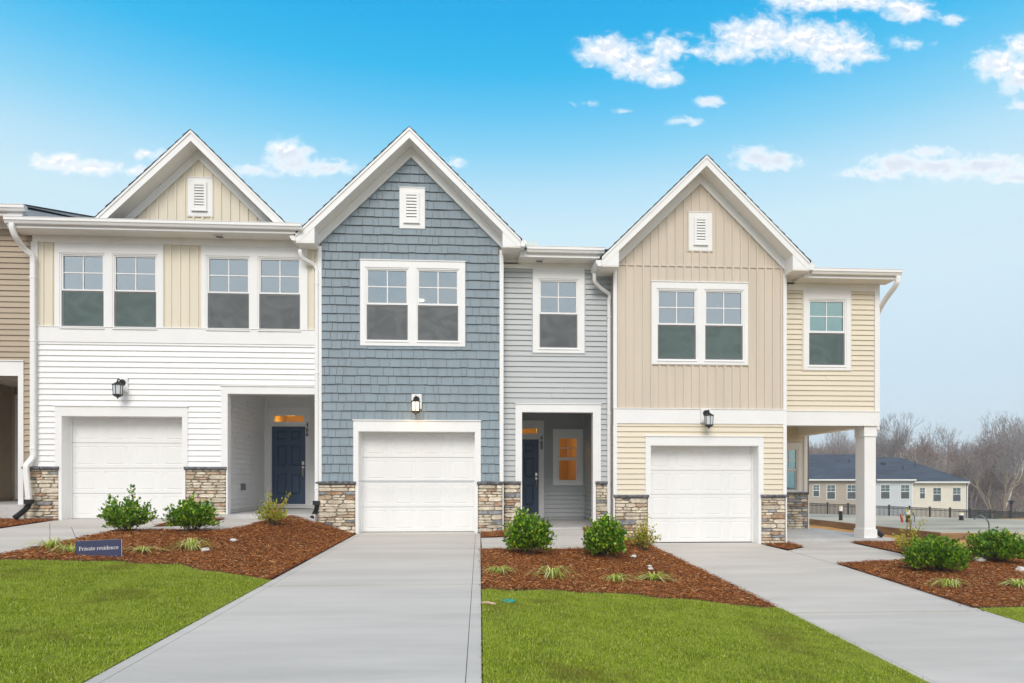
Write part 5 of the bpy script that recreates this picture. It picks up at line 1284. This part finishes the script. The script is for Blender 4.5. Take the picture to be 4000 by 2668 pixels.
bl = [('loose evergreen shrub with upright tips before the white garage door', (-6.0, 12.0), .48, .40, .56, 101, 200, 13, .26, ((-.30, .64), (.10, .78))),
      ('rounded evergreen shrub in front of the stone pier beside the white garage', (-4.86, 11.95), .44, .40, .54, 102, 240, 13, .18, ((.0, .64),)),
      ('dense evergreen shrub before the stone of the blue-grey house, left of its walk', (.93, 11.0), .40, .38, .68, 103, 330, 14, .14, ((-.08, .76),)),
      ('dense evergreen shrub right of the porch walk, beside the beige house pier', (2.27, 11.15), .37, .36, .66, 104, 330, 14, .13, ((.05, .74),)),
      ('broad evergreen shrub below the orange clay, nearest the right driveway', (7.88, 10.85), .54, .45, .60, 105, 340, 14, .16, ()),
      ('broad evergreen shrub cut by the right edge of the photo', (9.75, 11.75), .60, .48, .60, 106, 340, 14, .16, ())]
for lb, (x, y), rx, ry, h, sd_, ns, per, rg, tops in bl: shrub(lb, x, y, rx, ry, h, sd_, ns, per, ragged=rg, tops=tops)
shrub('sparse yellow-green shrub below the navy door of the white house', -3.66, 12.6, .36, .3, .50, 201, 90, 12, leaf_y, .036, .35, name='sparse_shrub', group='sparse yellow shrubs', tops=((-.1, .66), (.25, .6)))
shrub('sparse yellow-green shrub against the stone pier left of the beige garage', 3.2, 12.2, .34, .3, .55, 202, 100, 12, leaf_y, .034, .3, name='sparse_shrub', group='sparse yellow shrubs', tops=((.1, .66),))
shrub('thin reddish yellow shrub with tall bare tips near the orange clay', 8.55, 12.5, .40, .3, .55, 203, 80, 11, leaf_y, .036, .35, name='sparse_shrub', group='sparse yellow shrubs', tops=((.05, .95), (-.05, .88), (.3, .74)))
def clump(label, px, py, R_, h, n, seed, stalks=0):
    x, y = gpos(px, py); r_ = np.random.default_rng(seed); z = gz(x, y) + .015
    t = thing('grass_clump', label, 'plant', (x, y, z), 'striped grass clumps in the mulch'); seg = 6; vs = []
    for i in range(n):
        a = r_.uniform(0, 2 * np.pi); L = R_ * r_.uniform(.55, 1.2); hh = h * r_.uniform(.5, 1.35); b = r_.normal(0, .025, 2); w_ = r_.uniform(.0045, .0085)
        d = np.array([math.cos(a), math.sin(a) * .8]); s_ = np.array([-d[1], d[0]]); bend = r_.normal(0, .12)
        pts = []
        for k in range(seg + 1):
            f = k / seg; q = b + d * L * f + s_ * bend * L * f * f; zz = 4 * hh * f * (1 - f) * (1 - .25 * f) + .012
            pts.append((x + q[0], y + q[1], z + zz))
        for k in range(seg):
            wa, wb = w_ * (1 - (k / seg) ** 3), w_ * (1 - ((k + 1) / seg) ** 3)
            p, q = np.array(pts[k]), np.array(pts[k + 1]); s3 = np.array([s_[0], s_[1], 0])
            vs.append([p - s3 * wa, p + s3 * wa, q + s3 * wb, q - s3 * wb])
    # blades as joined ribbons so that one blade keeps one colour
    V = np.array(vs).reshape(n, seg, 4, 3); out = np.concatenate([V[:, :, 0:2].reshape(n, seg * 2, 3), V[:, -1, [3, 2]]], 1)
    F_ = [(2 * k, 2 * k + 1, 2 * k + 3, 2 * k + 2) for k in range(seg)]
    np_mesh('blades', out, F_, blade_l, t, kind='stuff')
    if stalks:
        m_ = M()
        for i in range(stalks):
            sx0 = x + r_.normal(0, .04); m_.tube([(sx0, y, z), (sx0 + .01, y, z + .2), (sx0 + r_.normal(0, .03), y, z + .36)], .003, 5)
        m_.build('seed_stalk', stem_m, t)
k = 1300 / 2351
clump('trailing pale grass clump left of the navy sign, nearest the white house drive', 360 * k, 1900 + 445 * k, .42, .12, 60, 301, 1)
clump('grass clump touching the left end of the navy sign', 500 * k, 1900 + 480 * k, .34, .10, 50, 302, 1)
clump('flat yellow grass clump just right of the navy sign', 1010 * k, 1900 + 475 * k, .46, .07, 50, 303)
clump('white striped grass clump beside white rubble, between sign and middle drive', 1350 * k, 1900 + 460 * k, .38, .15, 85, 304)
k = 1400 / 2351
clump('small green grass clump at the edge of the middle driveway', 1300 + 1095 * k, 2000 + 415 * k, .26, .08, 60, 305)
clump('white striped grass clump with one tall blade, in front of the middle shrub', 1300 + 1440 * k, 2000 + 445 * k, .36, .14, 70, 306)
clump('small green grass clump nearest the turf between the two right drives', 1300 + 1860 * k, 2000 + 465 * k, .28, .09, 60, 307)
clump('pale grass clump below two white rubble bits, near the right drive', 1300 + 2110 * k, 2000 + 460 * k, .38, .10, 75, 308)
k = 1500 / 2351
clump('grass clump in front of the broad shrub by the right drive', 2500 + 1900 * k, 1950 + 545 * k, .36, .10, 70, 309)
clump('grass clump at the right edge of the photo', 2500 + 2320 * k, 1950 + 545 * k, .34, .09, 65, 310)
# small things lying about
def rubble(label, px, py, s, seed, name='rubble_piece', mat=debris_w, cat='rubble', shape=None, grp='white rubble bits in the mulch'):
    x, y = gpos(px, py); r_ = random.Random(seed); z = gz(x, y) + .03; m_ = M()
    k = 9; lay = shape or [(.0, .9), (.35, 1.0), (.7, .8), (1, .5)]
    m_.lathe((x, y, z - .01), [(s * rr_, s * .75 * f) for f, rr_ in lay], k); m_.v = [(a + r_.uniform(-.16, .16) * s, b + r_.uniform(-.16, .16) * s, c + r_.uniform(-.08, .08) * s) for a, b, c in m_.v]
    return tag(m_.build(name, mat), label, cat, grp)
k = 1300 / 2351
rubble('broken white drain cap alone in the mulch near the middle driveway', 1650 * k, 1900 + 400 * k, .075, 1, 'drain_cap', cat='drain cap', shape=[(0, .85), (.3, 1), (.45, 1), (.5, .6), (.8, .55), (.85, .3)], grp=None)
rubble('white rubble bit tucked in the striped grass clump', 1450 * k, 1900 + 468 * k, .07, 2)
k = 1400 / 2351
rubble('white rubble bit at the foot of the dense shrub by the beige pier', 1300 + 1972 * k, 2000 + 306 * k, .055, 3)
rubble('upper of two white rubble bits above a grass clump', 1300 + 2076 * k, 2000 + 370 * k, .045, 4); rubble('lower of two white rubble bits above a grass clump', 1300 + 2084 * k, 2000 + 388 * k, .05, 5)
k = 1500 / 2351
rubble('white rubble bit under the shrub at the right photo edge', 2500 + 2080 * k, 1950 + 388 * k, .10, 6); rubble('white rubble bit cut by the right photo edge', 2500 + 2342 * k, 1950 + 452 * k, .11, 7)
k = 1400 / 2351
x, y = gpos(1300 + 1150 * k, 2000 + 592 * k); m_ = M(); m_.lathe((x, y, gz(x, y) + .012), [(.075, -.03), (.08, .0), (.075, .012), (.03, .016)], 14); m_.v = [(x + (a - x) * 1.0, b, c) for a, b, c in m_.v]
tag(m_.build('valve_lid', green_lid), 'round green valve lid sunk in the turf by the middle drive', 'lid')
x, y = gpos(1300 + 1018 * k, 2000 + 622 * k); m_ = M(); m_.tube([(x - .06, y + .02, gz(x, y) + .035), (x, y, gz(x, y) + .04), (x + .07, y - .03, gz(x, y) + .03)], .012, 7)
tag(m_.build('wood_stick', wood_chip), 'short pale stick of wood on the turf edge', 'stick')

# ------------------------------------------------------------------ building site to the right: new slab, pipe stubs
SZ = -.38; sx0, sy0 = 13.75, 18.7
m_ = M(); m_.pz([(sx0, sy0), (27, sy0 - .6), (27, 21.4), (21, 25.8), (sx0, 33.2)], SZ - .38, SZ); m_.build('foundation_slab', wet_slab, kind='structure')
fb = thing('form_board', 'brown lumber form boards round the new wet slab', 'form boards', (sx0, sy0, SZ - .4))
m_ = M(); m_.box(sx0 - .05, sx0 - .004, sy0 - .05, 29.6, SZ - .42, SZ - .015); m_.build('board', form_wood, fb)
m_ = M(); m_.pz([(sx0 - .05, sy0 - .055), (46, sy0 - .66), (46, sy0 - .61), (sx0 - .05, sy0 - .008)], SZ - .42, SZ - .02); m_.build('board', form_wood, fb)
m_ = M(); m_.pz([(sx0 + .6, sy0 - 1.25), (46, sy0 - 1.85), (46, sy0 - .7), (sx0 + .6, sy0 - .1)], SZ - .5, SZ - .14); m_.build('slab_apron', wet_slab, kind='structure')
def stub(px, py, label, h, r, top=None, rd=False):
    x, y = WG(px, py, SZ); t = thing('pipe_stub', label, 'pipe', (x, y, SZ), 'pipe stubs standing in the wet slab')
    m_ = M(); m_.lathe((x, y, SZ), [(r, 0), (r, h * .62), (r * 1.1, h * .64)], 10); m_.build('pipe', red_p if rd else black_m, t)
    if top:
        m_ = M(); m_.lathe((x, y, SZ), [(r * .95, h * .63), (r * .95, h * .9), (r * 1.05, h * .91), (r * 1.05, h * .94)], 10); m_.build('pipe_cap', white, t)
        m_ = M(); m_.lathe((x, y, SZ), [(r * .98, h * .941), (r * .9, h)], 10); m_.build('tape_band', yellow_p, t)
    return t
stub(3284, 2032, 'black pipe stub with white cap left of the porch column', .56, .07, True)
stub(3547, 2040, 'black pipe stub with white cap beside a red pipe', .46, .075, True)
stub(3755, 2032, 'black pipe stub with white cap, farthest right', .30, .08, True)
t = thing('pipe_stub', 'leaning red pipe stub in the wet slab', 'pipe', (*WG(3525, 2040, SZ), SZ), 'pipe stubs standing in the wet slab'); x, y = WG(3525, 2040, SZ)
m_ = M(); m_.tube([(x, y, SZ), (x - .03, y, SZ + .15), (x - .08, y, SZ + .30)], .04, 8); m_.build('pipe', red_p, t)
for (pa, pb, lb, hh) in ((3806, 3863, 'grey flexible conduit arching out of the wet slab', .36), (3528, 3572, 'small grey conduit arching over the red pipe', .45)):
    xa_, ya_ = WG(pa, 2050 if pa > 3700 else 2036, SZ); xb_, yb_ = WG(pb, 2064 if pa > 3700 else 2038, SZ)
    m_ = M(); m_.tube(curve([(xa_, ya_, SZ + hh * .55), (xa_ + .15, ya_, SZ + hh * .85), ((xa_ + xb_) / 2, (ya_ + yb_) / 2, SZ + hh), (xb_ - .08, yb_, SZ + hh * .8), (xb_, yb_, SZ + hh * .4), (xb_, yb_, SZ)], 5), .022, 8, (0, 1, 0))
    tag(m_.build('conduit', SCREENFRAME), lb, 'conduit')

# ------------------------------------------------------------------ far side: fence, apartment row, lamp post, bare trees
FY = 62.0
def fz(x): return float(np.interp(x, [20, 32.5, 39.2, 48.8, 54.1, 75, 110], [-.25, -.86, -1.12, -1.56, -1.78, -2.5, -2.9]))      # top rail height
fence = thing('metal_fence', 'long black metal picket fence in front of the far houses', 'fence', (45, FY, -2.2))
x = 26.0; step = 2.05
while x < 80:
    m_ = M(); m_.box(x - .065, x + .065, FY - .065, FY + .065, fz(x) - 1.5, fz(x) + .12); m_.box(x - .08, x + .08, FY - .08, FY + .08, fz(x) + .12, fz(x) + .16); m_.build('fence_post', black_m, fence)
    m_ = M(); a, b = x + .065, x + step - .065
    for dz in (0.0, -.17, -.98):
        m_.add([(a, FY - .02, fz(x) + dz - .032), (b, FY - .02, fz(x + step) + dz - .032), (b, FY - .02, fz(x + step) + dz + .032), (a, FY - .02, fz(x) + dz + .032), (a, FY + .02, fz(x) + dz - .032), (b, FY + .02, fz(x + step) + dz - .032), (b, FY + .02, fz(x + step) + dz + .032), (a, FY + .02, fz(x) + dz + .032)],
               [(0, 1, 2, 3), (4, 7, 6, 5), (0, 4, 5, 1), (1, 5, 6, 2), (2, 6, 7, 3), (3, 7, 4, 0)])
    nb = 15
    for i in range(1, nb):
        q = a + (b - a) * i / nb; m_.box(q - .021, q + .021, FY - .021, FY + .021, fz(q) - 1.08, fz(q) + .02)
    m_.build('picket_panel', black_m, fence, kind='stuff'); x += step
BY = 76.0; TB = TF(BY)
ap = thing('apartment_row', 'far single-storey row in taupe, pale blue and cream under a dark blue roof', 'building', (50, BY, -2.6))
xA, xB, xC, xD = 36.0, WX(3410, BY), WX(3565, BY), WX(3778, BY)
far_grey = pmat('far_blue_siding', (.60, .63, .66), .5, .03, 2); far_tan = pmat('far_taupe_siding', (.44, .38, .31), .5, .03, 2); far_cream = pmat('far_cream_siding', (.78, .72, .60), .5, .03, 2)
far_glass = pmat('far_glass', (.10, .16, .17), .15, .3, .5, spec=.8); far_screen = pmat('far_screen', (.085, .10, .105), .4, .1, 1)
zE, zEc = z_at(1877, 3300, BY), z_at(1886, 3700, BY)
def fwin(u0, u1, v0, v1):
    return (WX(u0, BY), WX(u1, BY), z_at(v1, (u0 + u1) / 2, BY), z_at(v0, (u0 + u1) / 2, BY))
secs = [(xA, xB, zE, far_tan, [fwin(3176, 3199, 1895, 1939), fwin(3230, 3261, 1895, 1949), fwin(3309, 3341, 1895, 1949), fwin(3100, 3132, 1895, 1949)]),
        (xB, xC, zE, far_grey, [fwin(3440, 3474, 1895, 1948), fwin(3518, 3551, 1895, 1948)]),
        (xC, xD, zEc, far_cream, [fwin(3598, 3617, 1906, 1947), fwin(3650, 3680, 1906, 1958), fwin(3727, 3757, 1906, 1958)])]
for si, (a, b, ze, mt, wins) in enumerate(secs):
    dY = .0 if si < 2 else .25; Tb = TF(BY + dY)
    m_ = M(); m_.box(a, b, BY + dY, BY + 9, -3.6, ze + .02); wl = m_.build('wall', mt, ap)
    z = -3.4; pl_m = M()
    while z < ze - .05:
        sd2 = M()
        for p in rect_minus((a, b, z, min(z + .2, ze)), [(q[0] - .06, q[1] + .06, q[2] - .06, q[3] + .06) for q in wins]):
            sd2.prism(Tb, rpoly(*p), lambda q, z=z: -.045 + .04 * min(1, (q - z) / .2), .0)
        sd2.build('siding_plank', mt, wl); z += .2
    for q in wins:
        m_ = M()
        for r in rect_minus((q[0] - .07, q[1] + .07, q[2] - .07, q[3] + .07), [q]): m_.tbox(Tb, r[0], r[1], -.07, 0, r[2], r[3])
        zc = q[2] + (q[3] - q[2]) * .53; xc = (q[0] + q[1]) / 2; m_.tbox(Tb, q[0], q[1], -.06, 0, zc - .035, zc + .035)
        wf = m_.build('window', white, ap)
        m_ = M(); m_.tbox(Tb, xc - .014, xc + .014, -.045, -.02, zc + .035, q[3]); zz = (zc + q[3]) / 2; m_.tbox(Tb, q[0], q[1], -.044, -.021, zz - .014, zz + .014); m_.build('muntin', white, wf)
        for (u0, u1) in ((q[0], xc - .001), (xc + .001, q[1])):
            for (e0, e1) in ((zc + .035, zz - .001), (zz + .001, q[3])):
                m_ = M(); m_.tbox(Tb, u0, u1, -.02, -.001, e0, e1); m_.build('pane', far_glass, wf)
        m_ = M(); m_.tbox(Tb, q[0], q[1], -.03, -.001, q[2], zc - .035); m_.build('screen', far_screen, wf)
    m_ = M(); m_.box(a - (.05 if si != 2 else 0), b + .12, BY + dY - .55, BY + dY - .40, ze - .02, ze + .16); m_.build('gutter', white, ap)
    m_ = M(); m_.box(a, b, BY + dY - .40, BY + dY, ze - .0, ze + .03); m_.build('soffit', soffit_m, ap)
    m_ = M(); m_.box(b - .14, b, BY + dY - .06, BY + dY + .1, -3.6, ze); m_.build('corner_board', white, ap)
m_ = M(); m_.tube([(xD + .12, BY - .2, zEc - .05), (xD + .1, BY + .1, zEc - .4), (xD + .1, BY + .15, -3.4)], .07, 6); m_.build('downspout', white, ap)
# hipped roof
def roofpoly(name, P_):
    m_ = M(); m_.add(P_, [tuple(range(len(P_)))]); return m_.build(name, far_roof_m, ap, norm=False)
ry, rz = BY + 8.5, z_at(1775, 3250, BY + 8.5); rz2 = z_at(1787, 3470, BY + 8.5); xm_ = WX(3428, BY + 6); xr_ = WX(3515, BY + 8.5); e0 = BY - .55
roofpoly('roof', [(xA, e0, zE + .16), (xB + .3, e0, zE + .16), (xm_, ry, rz), (xA, ry, rz)]); roofpoly('roof', [(xA, ry, rz), (xm_, ry, rz), (xm_, ry + 9, zE), (xA, ry + 9, zE)])
roofpoly('roof', [(xB - 1.5, e0 + .01, zE + .15), (xC + .5, e0 + .01, zE + .15), (xC + 1.2, BY + 2.2, zE + 1.0), (xr_, ry, rz2), (xB + .4, ry + .02, rz2)])
roofpoly('roof', [(xC + .1, e0 + .25, zEc + .15), (xD + .35, e0 + .25, zEc + .15), (xr_, ry + .01, rz2 - .005)]); roofpoly('roof', [(xD + .35, e0 + .25, zEc + .15), (xD + .35, ry + 9, zEc + .15), (xr_, ry, rz2)])
m_ = M(); m_.pz([(xm_ - .12, ry - .6), (xm_ + .12, ry - .6), (xm_ + .12, ry + .2), (xm_ - .12, ry + .2)], rz2 - .2, rz - .02); m_.build('roof', far_roof_m, ap)
for (px_, py2, vt) in ((3270, 1803, 0), (3316, 1812, 1), (3450, 1811, 0), (3527, 1836, 1), (3575, 1818, 1)):
    fy = BY + 8.5 * (1 - (py2 - 1776) / 105.0) - .3; xx = WX(px_, fy); zz = z_at(py2, px_, fy); m_ = M()
    m_.lathe((xx, fy, zz), [(.06, -.5), (.06, .55)], 8) if vt else m_.box(xx - .22, xx + .22, fy - .2, fy + .2, zz - .25, zz + .12)
    m_.build('roof_vent', black_m, ap)
lx = WX(3950, 58); lp = thing('lamp_post', 'black lamp post with lantern head beyond the far fence', 'lamp post', (lx, 58, -2.6))
m_ = M(); m_.tube([(lx, 58, -3), (lx, 58, z_at(1968, 3950, 58))], .075, 8, (1, 0, 0)); m_.build('post', black_m, lp)
m_ = M(); zt_ = z_at(1958, 3950, 58); m_.lathe((lx, 58, zt_), [(.10, -.30), (.20, -.05), (.26, .0), (.36, .03), (.05, .12)], 6); m_.build('lantern_head', black_m, lp)

# ---- bare trees
def grow(seed, H_, lean=0.0, fork=1, spread=.5, depth=6, r0=.16, leafy=0.0, clear=.3):
    """tapered trunk and limbs (first part), fine twigs with a few clinging leaves (second part)"""
    r_ = random.Random(seed); trunk = []; twigs = []; lv = []
    def seg(p, d, L, r, lev):
        n = 3 if lev < 3 else 2; q = Vector(p); dd = Vector(d)
        for i in range(n):
            nd = (dd + Vector((r_.gauss(0, .10), r_.gauss(0, .10), r_.gauss(.05, .06)))).normalized(); e = q + nd * (L / n); ra, rb = r * (1 - .35 * i / n), r * (1 - .35 * (i + 1) / n)
            (trunk if lev < 3 else twigs).append((q.copy(), e.copy(), ra, rb)); q, dd = e, nd
            if lev >= 2 and i < n - 1 and r_.random() < .7 and lev < depth:
                side(q, dd, L * .6, rb * .6, lev + 1)
        if lev < depth:
            for _ in range(2 if r_.random() < .55 else 3): side(q, dd, L * r_.uniform(.62, .86), r * .60, lev + 1)
        elif leafy and r_.random() < leafy:
            lv.append(q.copy())
    def side(q, dd, L, r, lev):
        a = r_.uniform(0, 6.283); s = spread * r_.uniform(.6, 1.3)
        v = dd.orthogonal().normalized(); u = dd.cross(v); nd = (dd + (v * math.cos(a) + u * math.sin(a)) * s + Vector((0, 0, .10))).normalized()
        seg(q, nd, L, max(r, .014), lev)
    for f in range(fork):
        a = r_.uniform(0, 6.283) if fork > 1 else 0
        d = Vector((lean + (.22 * math.cos(a) if fork > 1 else 0), .22 * math.sin(a) if fork > 1 else 0, 1)).normalized()
        seg(Vector((0, 0, -.3)), d, H_ * clear, r0 * (1 if fork == 1 else .75), 0)
    def mesh(segs, nsd, nm):
        m_ = M()
        for p, e, ra, rb in segs:
            d = (e - p).normalized(); v = d.orthogonal().normalized(); u = d.cross(v); k = len(m_.v)
            for c, r in ((p, ra), (e, rb)): m_.v += [tuple(c + (v * math.cos(6.283 * j / nsd) + u * math.sin(6.283 * j / nsd)) * r) for j in range(nsd)]
            m_.f += [(k + j, k + (j + 1) % nsd, k + nsd + (j + 1) % nsd, k + nsd + j) for j in range(nsd)]
        me = bpy.data.meshes.new(nm); me.from_pydata(m_.v, [], m_.f); return me
    tm, cm = mesh(trunk, 6, 'trunk'), mesh(twigs, 3, 'crown')
    lm = None
    if lv:
        pts = np.array([tuple(p) for p in lv]); pts = np.repeat(pts, 3, 0); g = np.random.default_rng(seed); pts = pts + g.normal(0, .16, pts.shape); n = len(pts)
        V = leaves(pts, g.normal(0, 1, (n, 3)), g.normal(0, 1, (n, 3)), g.uniform(.10, .22, n), g.uniform(.04, .08, n)); o = np_mesh('dead_leaves', V, LEAF_F, dead_leaf); lm = o.data; bpy.data.objects.remove(o)
    return tm, cm, lm
PROTO = [grow(s_, H_, ln, fk, sp, 6, r0, lf, cl_) for s_, H_, ln, fk, sp, r0, lf, cl_ in (
    (1, 15, .0, 1, .48, .17, .0, .26), (2, 16, .05, 1, .55, .20, .45, .24), (3, 14, -.06, 1, .42, .15, .0, .30), (4, 13, .08, 2, .5, .15, .55, .24), (5, 16, .0, 1, .40, .18, .12, .32), (6, 11, .05, 1, .6, .12, .6, .22))]
BARKS = [bark_grey, bark_brown]
def tree(x, y, proto, label, sc_=1.0, rz=0.0, bark=None, group=None, rough=0.0):
    tm, cm, lm = PROTO[proto] if isinstance(proto, int) else proto
    t = thing('bare_tree', label, 'tree', (x, y, gz(x, y) - .1), group); t.rotation_euler = (0, rough, rz); t.scale = (sc_, sc_, sc_)
    for nm, me, mt in (('trunk', tm, bark or bark_grey), ('crown', cm, bark if bark in BARKS else bark_grey), ('dead_leaves', lm, dead_leaf)):
        if me is None: continue
        o = bpy.data.objects.new(nm, me); C.objects.link(o); o.parent = t
        if not me.materials: me.materials.append(mt)
        o.material_slots[0].link = 'OBJECT'; o.material_slots[0].material = mt
        if nm != 'trunk': o['kind'] = 'stuff'
    return t
tr = random.Random(77)
names = ['tall bare grey tree in the wood behind the far houses', 'bare tree with brown leaves in the wood beyond the fence', 'slim bare grey tree in the wood beyond the fence', 'forked tree with clinging leaves in the far wood', 'tall upright bare tree on the skyline of the far wood', 'low tree with many brown leaves at the wood edge']
rows_ = ('first', 'second', 'third', 'fourth', 'fifth')
def zone(u):
    for lim, nm in ((3350, 'left of the porch column'), (3440, 'behind the porch column'), (3520, 'above the pale blue section'), (3600, 'above the upper roof slope'),
                    (3690, 'above the middle roof slope'), (3790, 'above the lower roof slope'), (3860, 'just right of the cream house'), (3930, 'left of the far lamp post'), (3985, 'behind the far lamp post')):
        if u < lim: return nm
    return 'at the right edge'
for row, (yy, n, x0, x1) in enumerate(((98, 30, 46, 84), (106, 36, 48, 92), (115, 40, 50, 100), (126, 42, 54, 108), (140, 40, 58, 120))):
    for i in range(n):
        px_ = x0 + (x1 - x0) * (i + tr.uniform(.1, .9)) / n; y = yy + tr.uniform(-4, 4); k = tr.choice([0, 1, 2, 3, 4, 5, 0, 1, 3, 1])
        u = 2000 + F_PX * (CA * px_ - SA * y) / (SA * px_ + CA * y)
        a_, b_, c_ = tr.uniform(.66, 1.0), tr.uniform(0, 6.28), tr.choice(BARKS)
        if u < 3130 or u > 4150: continue
        want = np.interp(u, [3100, 3300, 3420, 3560, 3690, 3745, 3800, 4000], [13.5, 13.5, 15.5, 16.0, 13.5, 11.5, 15.5, 18.0])      # skyline height
        base_h = (15, 16, 14, 13, 16, 11)[k]
        s_ = want / base_h * a_ * (.86 if row == 0 else 1.0) * yy / 112
        tree(px_, y, k, names[k].split(' in the ')[0].split(' on the ')[0].split(' at the ')[0].split(' beyond ')[0] + ' in the ' + rows_[row] + ' row, ' + zone(u), s_, b_, c_, 'bare trees of the far wood')
SYC = [grow(31, 14, -.12, 2, .42, 6, .20, .0, .30), grow(34, 13, .22, 2, .46, 6, .18, .25, .28)]
def px_at(px, y): return WX(px, y)
tree(px_at(3540, 92), 92, SYC[0], 'white barked sycamore forking in two behind the cream house', 1.02, 1.2, bark_pale)
tree(px_at(3592, 90), 90, SYC[1], 'leaning white barked sycamore right of the roof slope', .92, 2.6, bark_pale)
tree(px_at(3662, 88), 88, 2, 'slim pale trunk standing just right of the roof end', .62, .5, bark_pale)
tree(px_at(3880, 86), 86, SYC[1], 'tan crooked tree leaning left before the dark wood', .80, 4.0, bark_tan)
tree(px_at(3920, 84), 84, SYC[0], 'tan forked tree nearest the far lamp post', .78, 3.6, bark_tan)
tree(px_at(3915, 96), 96, 4, 'pale slender trunk in the wood near the lamp post', .9, 2.0, bark_pale)
# the dense brush that fills the wood
n = 46000; g = np.random.default_rng(5)
X = g.uniform(40, 125, n); Y = g.uniform(100, 150, n); Z = np.array([gz(0, 5)] * n) * 0 - 4.6 + g.gamma(2.2, 2.1, n) * (.75 + .25 * np.sin(X * .35) ) ; Z = np.where(Z > 6.5, g.uniform(-4, 6.5, n), Z); L = g.uniform(.6, 2.6, n); wd = g.uniform(.015, .05, n)
dv = unit(np.stack([g.normal(0, .45, n), g.normal(0, .3, n), g.uniform(.3, 1, n)], 1)); S = np.stack([wd, 0 * wd, 0 * wd], 1); P0 = np.stack([X, Y, Z], 1)
np_mesh('brush_thicket', np.stack([P0 - S, P0 + S, P0 + dv * L[:, None]], 1), [(0, 1, 2)], bark_brown, kind='stuff')
n = 16000; X = g.uniform(40, 125, n); Y = g.uniform(97, 148, n); Z = -4.2 + g.gamma(1.8, 1.5, n); P_ = np.stack([X, Y, np.minimum(Z, 5)], 1)
np_mesh('fallen_leaves', leaves(P_, g.normal(0, 1, (n, 3)), g.normal(0, 1, (n, 3)), g.uniform(.12, .3, n), g.uniform(.05, .11, n)), LEAF_F, dead_leaf, kind='stuff')

# ------------------------------------------------------------------ damp air that greys the far wood
hz = M(); hz.box(-420, 430, -275, 430, -20, 26)
hm = bpy.data.materials.new('haze'); hm.use_nodes = True; hg = N(hm.node_tree); hg.n.remove(hg.n['Principled BSDF'])
hv = hg.new('ShaderNodeVolumePrincipled'); hv.inputs['Color'].default_value = (.93, .95, .98, 1); hv.inputs['Density'].default_value = HAZE; hv.inputs['Anisotropy'].default_value = 0.0
hg.l.new(hv.outputs[0], hg.n['Material Output'].inputs['Volume'])
hz.build('haze', hm, kind='stuff')
